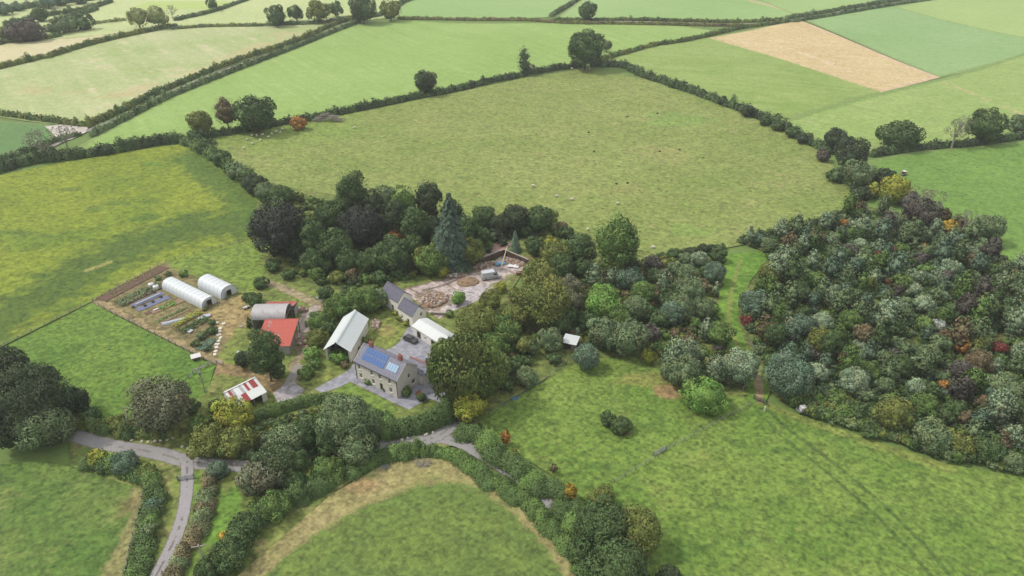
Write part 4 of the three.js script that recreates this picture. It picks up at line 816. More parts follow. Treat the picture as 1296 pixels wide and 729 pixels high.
ribbon('road', 'straight far lane between two long hedges', [[-219.66, -271.38], [-217.63, -278.56], [-212.02, -291.75], [-210.52, -307.54], [-207.57, -322.35], [-200.38, -354.75], [-197.46, -392.35], [-180.96, -465.85], [-156.81, -538.94], [-140.71, -600.36], [-129.9, -626.34]], 3.4, farLane, .1);
ribbon('road', 'far hill lane between low hedges', [[33.6, -596.87], [76.5, -604.6], [143.36, -613.05], [201.62, -616.31], [231.03, -624.66], [283.54, -654.22], [342.69, -692.05], [414.13, -745.47]], 4, farLane, .1);
ribbon('track', 'stony track rising between barn and garden bushes', [[-56.35, -129.66], [-55.11, -132.04], [-54.74, -136.35], [-54.53, -141.51]], 2.6, farLane, .11);
{
  const pad = { cell: 4, max: 900, res: .1, rough: .3, big: 5, ca: .5, str: [.4, 1.2] };
  sheet('concrete_pad', 'pale concrete pad beside the far lane', [[-233.62, -338.45], [-227.48, -340.32], [-209.16, -333.9], [-205.7, -324.58], [-206.6, -315.09], [-209.43, -310.8]], { ...pad, res: .2, lift: .13, a: [196, 190, 186], b: [206, 198, 190], c: [186, 168, 150] });
  sheet('gravel_yard', 'blue grey slate gravel yard wrapped around the farmhouse', [[-48.1, -131.74], [-44.69, -135.41], [-41.48, -138.9], [-40.03, -143.85], [-35.24, -146.94], [-31.77, -148.7], [-30.24, -151.21], [-28.83, -158.33], [-26.35, -159.49], [-18.42, -149.05], [-11.85, -143.85], [-10.66, -129.66], [-12.02, -121.22], [-13.8, -120.69], [-15.29, -125.63], [-19.46, -128.2], [-22.06, -126.19], [-24.06, -124.23], [-27.71, -126.48], [-35.16, -131.44], [-39.93, -134.63], [-42.46, -132.34], [-45.86, -130.4]], { ...pad, lift: .13, a: [150, 151, 163], b: [162, 163, 174], c: [168, 167, 172], rough: .22 });
  sheet('turning_area', 'grey tarmac turning area beside the striped shed', [[-57.67, -130.25], [-56.14, -132.95], [-53.84, -134.48], [-50.33, -131.44], [-51.36, -128.78], [-55.51, -126.76]], { ...pad, lift: .136, a: [160, 156, 162], b: [172, 166, 168] });
  sheet('concrete_yard', 'broken concrete yard strewn with rubble', [[-33.12, -178.59], [-25.01, -183.28], [-18.67, -186.18], [-9.31, -192.2], [-6.11, -195.31], [-2.35, -202.33], [5.33, -194.27], [2.23, -188.65], [-2.91, -182.8], [-5.73, -179.05], [-7.05, -175.41], [-12.86, -169.71], [-18.49, -165.52], [-20.49, -162.67], [-24.98, -167.18], [-29.98, -174.51]], { ...pad, lift: .13, a: [184, 168, 162], b: [200, 188, 184], c: [148, 126, 112], ca: .75, rough: .34, marks: [
    { poly: [[-17.94, -176.31], [-11.54, -180.91], [-6.28, -181.85], [-7.05, -175.41], [-13.31, -169.71], [-18.52, -165.93], [-20.28, -170.57]], col: [186, 182, 190], s: .7 },
    { poly: [[-29.27, -176.31], [-24.59, -179.05], [-17.4, -175.41], [-16.62, -171], [-22.67, -166.76], [-27.04, -169.29]], col: [142, 126, 106], s: .8, wob: 2 },
    { line: [[-26.63, -178.13], [-21.17, -180.91], [-15.45, -185.69]], w: .5, col: [110, 96, 88], s: .8 }, { line: [[-31.87, -179.97], [-27.85, -176.31], [-20.61, -174.51]], w: .5, col: [110, 96, 88], s: .7 }, { line: [[-21.41, -183.76], [-17.42, -179.05], [-11.33, -176.31]], w: .4, col: [120, 106, 98], s: .7 },
    { poly: [[-8.56, -178.13], [-6.28, -181.85], [0.5, -188.65], [2.98, -189.15], [-1.94, -182.8]], col: [128, 138, 74], s: .8, wob: 2 }, { line: [[-17.9, -185.69], [-10.75, -190.67], [-6.61, -194.79]], w: 1.6, col: [132, 100, 90], s: .7, wob: 2 }, { line: [[-32.94, -179.05], [-25.01, -183.28], [-18.67, -186.18]], w: 1.2, col: [128, 98, 84], s: .7, wob: 2 } ] });
  sheet('earth_bank', 'bare pinkish rubble bank above the yard wall', [[-11.06, -197.97], [-7.98, -206.85], [-3.78, -210.92], [0, -209.16], [-2.1, -204.01], [-6.69, -197.97]], { ...pad, lift: .142, a: [150, 122, 112], b: [178, 152, 142], rough: .5 });
  sheet('concrete_yard', 'pale concrete apron behind the dutch barn', [[-59.93, -160.28], [-59.73, -166.34], [-57.5, -170.14], [-55.22, -169.29], [-55.33, -159.49], [-55.16, -151.94], [-56.9, -150.49]], { ...pad, lift: .13, a: [164, 152, 148], b: [178, 164, 156], c: [140, 124, 110] });
}

// ---------------------------------------------------------------- building materials
const stoneTex = texture(512, 512, (u, v) => { // coursed rubble stone: tile 4 m
  const row = Math.floor(v * 20), off = (PERM[row] % 16) / 16, cx = u * 12 + off + .18 * Math.sin(row * 3.1), col = Math.floor(cx), fx = cx - col, fy = v * 20 - row, n = fbm(u * 60, v * 60, 2), h = PERM[(PERM[row & 255] + ((col + 240) % 12)) & 255] / 255;
  const j = Math.min(fx, 1 - fx) < .07 || Math.min(fy, 1 - fy) < .12, w = j ? base(224, 216, 202) : base(228 + 26 * h, 224 + 26 * h, 218 + 28 * h); return w.map((x) => x * (.8 + .4 * n));
});
stoneTex.repeat.set(.25, .25);
const slateTex = texture(512, 512, (u, v) => { const row = Math.floor(v * 20), cx = u * 16 + (row % 2) * .5, fx = cx - Math.floor(cx), fy = v * 20 - row, h = PERM[(PERM[row & 255] + Math.floor(cx) % 16) & 255] / 255, n = fbm(u * 40, v * 40, 2), k = (fy < .14 || fx < .06) ? .62 : 1; return base(122 + 26 * h, 124 + 24 * h, 142 + 22 * h).map((x) => x * k * (.85 + .3 * n)); });
slateTex.repeat.set(.25, .25);
const darkSlateTex = slateTex.clone(); darkSlateTex.repeat.set(.25, .25);
const weather = (c, d, amt) => { const t = texture(256, 256, (u, v) => { const n = fbm(u * 5, v * 5, 4), m = fbm(u * 30, v * 8, 3), A = base(...c), B = base(...d), k = amt * smooth(.45, .75, n * .6 + m * .4); return A.map((x, i) => mix(x, B[i], k) * (.9 + .2 * m)); }); t.repeat.set(.25, .25); return t; };
const M = {
  stone: std(0xffffff, .95, { map: stoneTex }), slate: std(0xffffff, .7, { map: slateTex }), darkSlate: std(rgb(224, 226, 236), .65, { map: darkSlateTex }),
  white: std(0xffffff, .85, { map: weather([255, 253, 246], [232, 228, 214], .6) }), brick: std(0xffffff, .9, { map: weather([176, 112, 98], [150, 102, 90], .7) }),
  dark: std(new THREE.Color().setRGB(.02, .02, .022), .9), glass: new THREE.MeshPhysicalMaterial({ color: new THREE.Color().setRGB(.02, .025, .03), roughness: .08, metalness: 0 }), frame: std(rgb(226, 224, 218), .6),
  wood: std(0xffffff, .9, { map: weather([120, 104, 86], [92, 80, 68], .7) }), greyWood: std(0xffffff, .9, { map: weather([150, 144, 136], [116, 110, 104], .7) }), darkWood: std(rgb(58, 52, 48), .9),
  tinPale: std(0xffffff, .42, { map: weather([230, 238, 240], [210, 220, 222], .5), metalness: .1 }), tinWhite: std(0xffffff, .45, { map: weather([238, 244, 244], [214, 222, 222], .5) }), tinGrey: std(0xffffff, .55, { map: weather([190, 190, 194], [158, 150, 148], .8) }),
  tinRed: std(0xffffff, .6, { map: weather([200, 96, 82], [184, 112, 100], .6) }), tinRust: std(0xffffff, .65, { map: weather([184, 104, 100], [202, 176, 174], .95) }), tinStripe: std(0xffffff, .5, { map: weather([232, 232, 232], [196, 192, 196], .6) }), tinDeepRed: std(0xffffff, .6, { map: weather([170, 62, 60], [146, 76, 72], .7) }),
  plastic: std(rgb(224, 232, 238), .4), hoop: std(rgb(206, 214, 222), .5), steel: std(rgb(170, 174, 178), .4, { metalness: .5 }), concrete: std(0xffffff, .95, { map: weather([176, 168, 160], [140, 130, 122], .8) }), retaining: std(0xffffff, .95, { map: weather([104, 84, 74], [76, 64, 58], .9) }), earth: std(0xffffff, 1, { map: weather([158, 134, 108], [128, 108, 86], .9) }),
  black: std(rgb(34, 36, 40), .5), blueSheet: std(rgb(92, 142, 178), .6), whiteSheet: std(rgb(232, 232, 234), .6), stoneWhite: std(rgb(226, 220, 208), .9),
};
// a wall with real openings: w wide, h to the eaves, peak above the middle; holes [x, y, w, h]
function wallGeo(w, h, peak, holes, t) {
  const s = new THREE.Shape(); s.moveTo(-w / 2, 0); s.lineTo(w / 2, 0); s.lineTo(w / 2, h); if (peak > h) s.lineTo(0, peak); s.lineTo(-w / 2, h); s.closePath();
  for (const [x, y, a, b] of holes) { const p = new THREE.Path(); p.moveTo(x - a / 2, y); p.lineTo(x - a / 2, y + b); p.lineTo(x + a / 2, y + b); p.lineTo(x + a / 2, y); p.closePath(); s.holes.push(p); }
  return new THREE.ExtrudeGeometry(s, { depth: t, bevelEnabled: false });
}
function fillHoles(holes, parent, turn, pos, t, doors = []) { // window (> pane, sill) or door in each opening
  holes.forEach(([x, y, a, b], i) => {
    const isDoor = doors.includes(i), place = (g) => g.rotateY(turn).translate(...pos);
    const f = mesh(isDoor ? 'door' : 'window', isDoor ? place(box(a - .1, b - .05, .08, x, y + b / 2 - .02, t * .45)) : [[a, .09, 0, b / 2 - .05], [a, .09, 0, -b / 2 + .05], [.09, b - .2, a / 2 - .05, 0], [.09, b - .2, -a / 2 + .05, 0], [a - .2, .06, 0, 0]].map(([w, h, dx, dy]) => place(box(w, h, .08, x + dx, y + b / 2 + dy, t * .55))), isDoor ? M.darkWood : M.frame, parent);
    if (!isDoor) { mesh('pane', place(box(a - .12, b - .12, .02, x, y + b / 2, t * .45)), M.glass, f); mesh('sill', place(box(a + .16, .09, .16, x, y - .05, t + .06)), M.frame, f); }
    else mesh('handle', place(box(.05, .14, .08, x + a * .35, y + b * .45, t * .45 + .07)), M.steel, f);
  });
}
function gableRoof(L, W, eave, ridge, over, thick) { // one folded slab along x
  const hw = W / 2 + over, drop = (ridge - eave) / (W / 2) * over, s = new THREE.Shape();
  s.moveTo(-hw, eave - drop); s.lineTo(0, ridge); s.lineTo(hw, eave - drop); s.lineTo(hw, eave - drop + thick); s.lineTo(0, ridge + thick * 1.15); s.lineTo(-hw, eave - drop + thick); s.closePath();
  return new THREE.ExtrudeGeometry(s, { depth: L, bevelEnabled: false }).translate(0, 0, -L / 2).rotateY(Math.PI / 2);
}
// one corrugated sheet in a local frame: width along x, length down the slope along z
function corrugated(w, len, waves = 5, amp = .035) {
  const g = new THREE.PlaneGeometry(w, len, waves * 4, 1).rotateX(-Math.PI / 2), p = g.attributes.position;
  for (let i = 0; i < p.count; i++) p.setY(i, amp * Math.sin((p.getX(i) / w + .5) * waves * Math.PI * 2));
  g.computeVertexNormals(); const uv = g.attributes.uv; for (let i = 0; i < p.count; i++) uv.setXY(i, p.getX(i), p.getZ(i)); return g;
}
function tinSlope(parent, x0, x1, zA, yA, zB, yB, mats, wide = 1.1, rows = 1) { // sheets side by side from the upper edge (zA, yA) to the lower edge (zB, yB)
  const n = Math.max(1, Math.round((x1 - x0) / wide)), w = (x1 - x0) / n, run = Math.hypot(zB - zA, yB - yA), ang = Math.atan2(yA - yB, zB - zA);
  for (let r = 0; r < rows; r++) for (let i = 0; i < n; i++) {
    const len = run / rows + .15, g = corrugated(w + .05, len); g.rotateX(ang); const f = (r + .5) / rows;
    g.translate(x0 + (i + .5) * w, mix(yA, yB, f) + .05 - r * .02 + (i % 2) * .012, mix(zA, zB, f)); mesh('roof_sheet', g, typeof mats === 'function' ? mats(i, r, n) : mats, parent);
  }
}

// ---------------------------------------------------------------- farmhouse
{
  const L = 13.8, W = 7.3, E = 5.4, R = 8.3, t = .5, h = thing('farmhouse', 'two storey stone farmhouse with slate roof and blue solar panels', 'house', -30.8, -135.2, -.598, null, .08);
  const front = [[-5.6, 3.35, .85, 1.35], [-1.4, 3.35, .85, 1.35], [1.3, 3.35, .85, 1.35], [4.4, 3.35, .85, 1.35], [-5.3, .8, .9, 1.4], [-1.1, .8, .9, 1.4], [1.5, .05, 1, 2.1], [4.6, .8, .9, 1.4]];
  const side = [[.6, 3.4, .9, 1.3], [2.0, .9, 1.3, 1.3]], back = [[-4, 3.3, .9, 1.2], [0, 3.3, .9, 1.2], [4, 3.3, .9, 1.2], [-2, .05, 1, 2.1]];
  mesh('wall', wallGeo(L - 2 * t, E, E, front, t).translate(0, 0, W / 2 - t), M.stone, h); fillHoles(front, h, 0, [0, 0, W / 2 - t], t, [6]);
  mesh('wall', wallGeo(L - 2 * t, E, E, back, t).rotateY(Math.PI).translate(0, 0, -W / 2 + t), M.stone, h); fillHoles(back, h, Math.PI, [0, 0, -W / 2 + t], t, [3]);
  mesh('gable_wall', wallGeo(W, E, R - .05, side, t).rotateY(Math.PI / 2).translate(L / 2 - t, 0, 0), M.stone, h); fillHoles(side, h, Math.PI / 2, [L / 2 - t, 0, 0], t);
  mesh('gable_wall', wallGeo(W, E, R - .05, [], t).rotateY(-Math.PI / 2).translate(-L / 2 + t, 0, 0), M.stone, h);
  const roof = mesh('roof', gableRoof(L + .3, W, E, R, .25, .16), M.slate, h);
  mesh('ridge_tiles', box(L + .3, .12, .3, 0, R + .22, 0), M.slate, roof);
  for (const s of [-1, 1]) mesh('bargeboard', [1, -1].map((q) => { const len = Math.hypot(W / 2 + .25, R - E) + .1; return box(.06, .22, len, s * (L / 2 + .18), (R + E) / 2 - .02, q * (W / 4 + .06), 0, q * Math.atan2(R - E, W / 2)); }), M.frame, roof);
  for (const x of [-4.4, 5.1]) { const c = mesh('chimney', [box(.9, 1.5, .7, x, R + .6, -.1), box(1, .16, .8, x, R + 1.4, -.1)], M.brick, h); for (const d of [-.22, .22]) mesh('chimney_pot', cyl(.14, .11, .45, x + d, R + 1.48, -.1), M.brick, c); }
  const slope = Math.atan2(R - E, W / 2), onRoof = (g, x, f, lift) => g.rotateX(slope).translate(x, mix(R, E, f) + .16 + lift, f * W / 2 + lift * .6);
  const cell = std(new THREE.Color().setRGB(.06, .125, .3), .18, { metalness: .2 }), cell2 = std(new THREE.Color().setRGB(.26, .38, .52), .18), rim = std(rgb(96, 120, 160), .4, { metalness: .4 });
  for (let r = 0; r < 2; r++) for (let i = 0; i < 7; i++) { const x = -4.7 + i * 1.02; const p = mesh('solar_panel', onRoof(box(1, .04, 1.62), x, .24 + r * .38, .07), rim, h); mesh('cells', onRoof(box(.92, .02, 1.54), x, .24 + r * .38, .105), cell, p); }
  for (let i = 0; i < 4; i++) { const p = mesh('solar_panel', onRoof(box(.8, .04, 1.9), 3.0 + i * .82, .52, .07), rim, h); mesh('cells', onRoof(box(.74, .02, 1.82), 3.0 + i * .82, .52, .105), cell2, p); p.userData.label = 'pale blue solar panel near the gable'; }
  mesh('skylight', box(2, .05, .5).rotateX(-slope).translate(-.9, mix(R, E, .16) + .24, -.16 * W / 2), M.dark, h);
  for (const x of [-L / 2 + .1, L / 2 - .1]) mesh('drainpipe', bar([x, 0, W / 2 + .08], [x, E - .3, W / 2 + .08], .07), M.black, h);
  mesh('gutter', bar([-L / 2, E - .22, W / 2 + .3], [L / 2, E - .22, W / 2 + .3], .08), M.black, h);
  // lower wing behind the right gable
  const wx = 6, wz = -W / 2 - 2.2;
  mesh('rear_wing', [wallGeo(4.4, 3, 4.6, [], .4).rotateY(Math.PI / 2).translate(wx + 2.6, 0, wz), box(5.6, 3, .4, wx - .4, 1.5, wz - 2), box(5.6, 3, .4, wx - .4, 1.5, wz + 1.98)], M.stone, h);
  const wr = mesh('rear_wing_roof', gableRoof(6.4, 4.4, 3, 4.6, .2, .14).translate(wx - .2, 0, wz), M.slate, h); mesh('clay_ridge', box(6.4, .12, .34, wx - .2, 4.84, wz), M.brick, wr);
  const st = thing('garden_bench', 'orange wooden bench against the farmhouse gable', 'bench', -22.4, -129.6, .97); for (const s of [-.7, .7]) mesh('leg', [box(.1, .4, .5, s, .2, 0), box(.1, .9, .08, s, .45, -.26)], M.wood, st); const ow = std(rgb(196, 112, 66), .7); mesh('seat', box(1.7, .07, .55, 0, .43, 0), ow, st); mesh('backrest', box(1.7, .45, .07, 0, .75, -.32), ow, st); st.position.y = .1;
}
// ---------------------------------------------------------------- white roofed barn
{
  const L = 14.6, W = 6.4, E = 4, R = 6.3, b = thing('barn', 'stone barn with long pale sheet metal roof and dark open end', 'barn', -43.5, -150.1, -1.70, null, .02), t = .45;
  mesh('wall', wallGeo(L, E, E, [[-3.5, 0, 1.4, 2.2], [3.6, 0, 2.6, 2.8], [.3, 1.2, .9, .9]], t).rotateY(0).translate(0, 0, W / 2 - t), M.stone, b);
  mesh('wall', box(L, E, t, 0, E / 2, -W / 2 + t / 2), M.stone, b);
  mesh('gable_wall', wallGeo(W - 2 * t - .02, E, R - .4, [], t).rotateY(-Math.PI / 2).translate(-L / 2 + t, 0, 0), M.stone, b);
  mesh('door', box(1.3, 2.15, .08, -3.5, 1.08, W / 2 - .25), M.darkWood, b); mesh('door', box(2.5, 2.7, .08, 3.6, 1.36, W / 2 - .3), M.darkWood, b); mesh('window', box(.8, .8, .06, .3, 1.65, W / 2 - .25), M.glass, b);
  mesh('roof_beam', [box(.2, .25, W - .4, L / 2 - .2, E, 0), box(.2, 2, .2, L / 2 - .2, E + 1, 0), box(.22, 3.9, .22, L / 2 - .2, 1.95, 0)], M.darkWood, b);
  for (const s of [-1, 1]) tinSlope(b, -L / 2 - .3, L / 2 + .5, 0, R, s * (W / 2 + .35), E - .25, M.tinPale, 1.05);
  mesh('ridge_cap', [box(L + .8, .06, .4, .1, R + .1, .16, 0, .5), box(L + .8, .06, .4, .1, R + .1, -.16, 0, -.5)], M.tinPale, b);
}
// ---------------------------------------------------------------- white outbuildings
function outbuilding(x, z, L, W, E, R, label, win) {
  const t = .4, o = thing('outbuilding', label, 'outbuilding', x, z, -.80, null, .05), w = [[win ? .7 : 0, win ? 2.6 : 1, .8, 1.1]];
  const f = [[-1.6, .9, .9, 1], [1.2, .05, 1, 2]];
  mesh('wall', wallGeo(L - 2 * t, E, E, f, t).translate(0, 0, W / 2 - t), M.white, o); fillHoles(f, o, 0, [0, 0, W / 2 - t], t, [1]);
  mesh('wall', box(L - 2 * t, E, t, 0, E / 2, -W / 2 + t / 2), M.white, o);
  mesh('gable_wall', wallGeo(W, E, R - .04, w, t).rotateY(Math.PI / 2).translate(L / 2 - t, 0, 0), M.white, o); fillHoles(w, o, Math.PI / 2, [L / 2 - t, 0, 0], t);
  mesh('gable_wall', wallGeo(W, E, R - .04, [], t).rotateY(-Math.PI / 2).translate(-L / 2 + t, 0, 0), M.white, o);
  const r = mesh('roof', gableRoof(L + .1, W, E, R, .18, .14), M.darkSlate, o); mesh('ridge_tiles', box(L + .1, .1, .28, 0, R + .2, 0), M.darkSlate, r);
  return o;
}
outbuilding(-33.2, -169.6, 8.2, 5, 4.1, 6.4, 'taller white outbuilding with dark slate roof, furthest from the farmhouse', false);
outbuilding(-27.9, -162.2, 6.6, 4.7, 3.7, 5.9, 'white slate roofed outbuilding between the taller one and the low shed', true);
{
  const L = 11.8, W = 5, o = thing('low_shed', 'low white shed with a bright white sheet roof beside the yard', 'shed', -20.9, -152.6, -.78, null, .05), t = .35;
  const f = [[-3.4, 0, 1.6, 2.2], [-.6, 1, .9, .8], [2.6, 0, 1.8, 2.2]];
  mesh('wall', wallGeo(L - 2 * t, 2.9, 2.9, f, t).translate(0, 0, W / 2 - t), M.white, o); fillHoles(f, o, 0, [0, 0, W / 2 - t], t, [0, 2]);
  mesh('wall', box(L - 2 * t, 2.9, t, 0, 1.45, -W / 2 + t / 2), M.white, o);
  for (const s of [-1, 1]) mesh('gable_wall', wallGeo(W, 2.9, 3.75, [], t).rotateY(s * Math.PI / 2).translate(s * (L / 2 - t), 0, 0), M.white, o);
  for (const s of [-1, 1]) tinSlope(o, -L / 2 - .15, L / 2 + .15, 0, 3.85, s * (W / 2 + .2), 2.92, M.tinWhite, 1.05);
}
// ---------------------------------------------------------------- dutch barn and lean-tos
{
  const o = thing('dutch_barn', 'grey barrel roofed barn between a rusty lean-to and the red roof', 'barn', -66, -159.4, .03, null, .02), L = 9.2, W = 6.6, E = 4.1, rise = 2.3;
  for (let i = 0; i < 6; i++) { // curved sheets
    const n = 12, w = L / 6 + .04, g = new THREE.PlaneGeometry(w, 1, 16, n).rotateX(-Math.PI / 2), p = g.attributes.position;
    for (let k = 0; k < p.count; k++) { const a = (p.getZ(k) + .5) * Math.PI, rip = .03 * Math.sin((p.getX(k) / w + .5) * 6 * Math.PI * 2) + (i % 2) * .015; p.setXYZ(k, p.getX(k) + (i - 2.5) * L / 6, E + Math.sin(a) * (rise + rip), -Math.cos(a) * (W / 2 + rip)); }
    g.computeVertexNormals(); const uv = g.attributes.uv; for (let k = 0; k < p.count; k++) uv.setXY(k, p.getX(k), p.getZ(k)); mesh('roof_sheet', g, M.tinGrey, o);
  }
  for (const x of [-4.4, 0, 4.4]) for (const z of [-3.2, 3.2]) mesh('post', box(.22, E, .22, x, E / 2, z), M.greyWood, o);
  mesh('end_sheet', box(.06, E + 1.2, W - .3, -4.5, (E + 1.2) / 2, 0), M.tinGrey, o); mesh('truss', [box(.12, .2, W - .4, 4.45, E, 0), box(.12, 1.8, .12, 4.45, E + 1, 0)], M.greyWood, o);
  const q = thing('lean_to', 'rusty red and white sheeted lean-to behind the barrel roofed barn', 'shed', -65.3, -165.1, .03, null, .02);
  tinSlope(q, -4.3, 4.2, 1.9, 4, -2.1, 3, (i) => (i % 4 === 2 ? M.tinRed : M.tinRust), 1.05);
  for (const x of [-4.1, 4]) for (const z of [-1.9, 1.7]) mesh('post', box(.2, z > 0 ? 3.9 : 3, .2, x, (z > 0 ? 3.9 : 3) / 2, z), M.greyWood, q);
  mesh('wall_sheet', box(.06, 2.9, 3.5, 4.12, 1.45, -.1), M.tinGrey, q); mesh('wall_sheet', box(8.1, 2.9, .06, 0, 1.45, -2.04), M.tinGrey, q);
  const r = thing('open_shed', 'large open sided shed with a bright red sheet roof', 'shed', -62.6, -151, .03, null, .02);
  tinSlope(r, -4, 5, -5.2, 4.3, 5.4, 2.9, (i, k) => ((i === 4 && k) || (i === 1 && !k) ? M.tinRust : M.tinRed), 1.1, 2);
  for (const x of [-3.8, .5, 4.8]) for (const [z, y] of [[-5, 4.2], [0, 3.55], [5.2, 2.85]]) mesh('post', box(.2, y, .2, x, y / 2, z), M.greyWood, r);
  mesh('wall_sheet', box(8.6, 2.7, .06, .5, 1.35, 5.1), M.tinGrey, r); mesh('wall_sheet', box(.06, 2.9, 4.6, 4.8, 1.45, 2.6), M.greyWood, r); mesh('beam', [box(.15, .2, 10.4, 4.8, 3.45, .1, 0, .13), box(.15, .2, 10.4, -3.8, 3.45, .1, 0, .13)], M.greyWood, r);
}
// ---------------------------------------------------------------- striped shed
{
  const o = thing('striped_shed', 'small shed with patchwork roof of white, grey and red sheets', 'shed', -62.5, -126.6, .806, null, .02), L = 7.8;
  const pattern = ['s', 'r', 'g', 'w', 'w', 'g', 's', 'r', 's', 'r', 'r', 's'], mm = { s: M.tinStripe, w: M.tinWhite, r: M.tinDeepRed, g: M.tinGrey };
  tinSlope(o, -L / 2, L / 2, -2.3, 4.3, 2.5, 2.6, (i, r, n) => (r === 0 ? mm[pattern[i % 12]] : mm['sswsrrwwwwww'[i % 12]]), .65, 2);
  tinSlope(o, -L / 2, L / 2, -2.3, 4.3, -3.4, 3.6, M.tinWhite, 1.1);
  mesh('ridge_cap', box(L + .1, .06, .4, 0, 4.4, -2.3), M.tinWhite, o);
  for (const s of [-1, 1]) { const sh = new THREE.Shape([[-3.2, 0], [2.3, 0], [2.3, 2.6], [-2.3, 4.2], [-3.2, 3.6]].map((p) => new THREE.Vector2(-p[0], p[1]))); mesh('end_wall', new THREE.ExtrudeGeometry(sh, { depth: .25, bevelEnabled: false }).rotateY(Math.PI / 2).translate(s * (L / 2 - .2) - .12, 0, 0), M.stone, o); }
  mesh('back_wall', box(L - .6, 3.5, .25, 0, 1.75, -3.05), M.stone, o); for (const [w, x] of [[3, -2.1], [.9, 3.1]]) mesh('front_wall', box(w, 2.5, .25, x, 1.25, 2.15), M.stone, o); for (const x of [.6]) mesh('post', box(.18, 2.5, .18, x, 1.25, 2.2), M.greyWood, o);
}
// ---------------------------------------------------------------- polytunnels
function polytunnel(x, z, L, W, Hh, label) {
  const o = thing('polytunnel', label, 'polytunnel', x, z, -.604, null, .02), n = 14, arch = (a, k = 1) => { const c = Math.cos(a), s = Math.sin(a); return [-Math.sign(c) * Math.pow(Math.abs(c), .75) * W / 2 * k, Math.pow(s, .8) * Hh * k]; };
  const segs = Math.round(L / 1.9);
  for (let i = 0; i < segs; i++) { // plastic stretched between hoops
    const g = new THREE.PlaneGeometry(L / segs, 1, 4, n).rotateX(-Math.PI / 2), p = g.attributes.position;
    for (let k = 0; k < p.count; k++) { const [zz, yy] = arch((p.getZ(k) + .5) * Math.PI, 1 - .01 * Math.sin((p.getX(k) / (L / segs) + .5) * Math.PI)); p.setXYZ(k, p.getX(k) + (i + .5) * L / segs - L / 2, yy, zz); }
    g.computeVertexNormals(); mesh('cover', g, M.plastic, o);
  }
  for (let i = 0; i <= segs; i++) { const pts = []; for (let k = 0; k <= n; k++) { const [zz, yy] = arch(k / n * Math.PI, 1.002); pts.push(V(i * L / segs - L / 2, yy, zz)); } mesh('hoop', new THREE.TubeGeometry(new THREE.CatmullRomCurve3(pts), 24, .03, 5), M.hoop, o); }
  for (const s of [-1, 1]) {
    const sh = new THREE.Shape(); for (let k = 0; k <= n; k++) { const [zz, yy] = arch(k / n * Math.PI, .97); k ? sh.lineTo(zz, yy) : sh.moveTo(zz, yy); } sh.closePath();
    const d = new THREE.Path(); d.moveTo(-.7, .02); d.lineTo(-.7, 2); d.lineTo(.7, 2); d.lineTo(.7, .02); d.closePath(); if (s > 0) sh.holes.push(d);
    mesh('end_panel', new THREE.ExtrudeGeometry(sh, { depth: .03, bevelEnabled: false }).rotateY(Math.PI / 2).translate(s * L / 2 - .015, 0, 0), M.plastic, o);
  }
  mesh('door_frame', [box(.1, 2, .1, L / 2 + .05, 1, -.75), box(.1, 2, .1, L / 2 + .05, 1, .75), box(.1, .1, 1.6, L / 2 + .05, 2.05, 0)], M.greyWood, o); mesh('door', box(.05, 1.9, 1.2, L / 2 + .5, .97, 1.1, .8), M.greyWood, o);
  for (let i = 0; i < 3; i++) mesh('staging', box(L * .28, .8, 1, (i - 1) * L * .3, .4, -W / 2 + 1), M.wood, o);
}
polytunnel(-95.9, -175.3, 20, 4.9, 2.8, 'long narrow white polytunnel beside the vegetable beds');
polytunnel(-88.6, -178.4, 11.4, 5.6, 3.4, 'shorter taller white polytunnel behind the long one');
// ---------------------------------------------------------------- tin hut by the mixed wood
{
  const o = thing('tin_hut', 'small dark hut with a pale metal roof at the wood edge', 'hut', 15.5, -149.2, -.35);
  mesh('wall', [box(3, 2.4, .1, 0, 1.2, -1.3), box(.1, 2.4, 2.6, -1.5, 1.2, 0), box(.1, 2.4, 2.6, 1.5, 1.2, 0), box(1.2, 2.4, .1, 1, 1.2, 1.3)], M.greyWood, o); mesh('post', box(.15, 2.4, .15, -1.42, 1.2, 1.42), M.wood, o); mesh('door', box(.9, 2, .06, -.9, 1, 1.5, .5), M.darkWood, o);
  tinSlope(o, -2, 2, -1.8, 2.75, 1.9, 2.4, M.tinPale, 1);
}
// ---------------------------------------------------------------- walls of the yard
{
  const a = [-13, -192.2], b = [-2.6, -200.8], c = [5.4, -193.6];
  for (const [p, q, label] of [[a, b, 'dark retaining wall along the back of the rubble yard'], [b, c, 'dark retaining wall at the end of the rubble yard']]) {
    const L = Math.hypot(q[0] - p[0], q[1] - p[1]), o = thing('retaining_wall', label, 'wall', (p[0] + q[0]) / 2, (p[1] + q[1]) / 2, -Math.atan2(q[1] - p[1], q[0] - p[0]));
    mesh('wall', box(L - .3, 2.1, .35, 0, 1.05, 0), M.retaining, o); mesh('coping', box(L - .3, .14, .5, 0, 2.17, 0), M.concrete, o); for (let i = 0; i < 4; i++) mesh('pier', box(.4, 2, .2, (i - 1.5) * L * .27, 1, .28), M.retaining, o);
  }
  const w = thing('low_wall', 'low concrete wall beside the low white shed', 'wall', -20.67, -164.69, -.1); mesh('wall', box(5, .9, .4, 0, .45, 0), M.concrete, w); mesh('coping', box(5.1, .1, .55, 0, .95, 0), M.concrete, w);
}

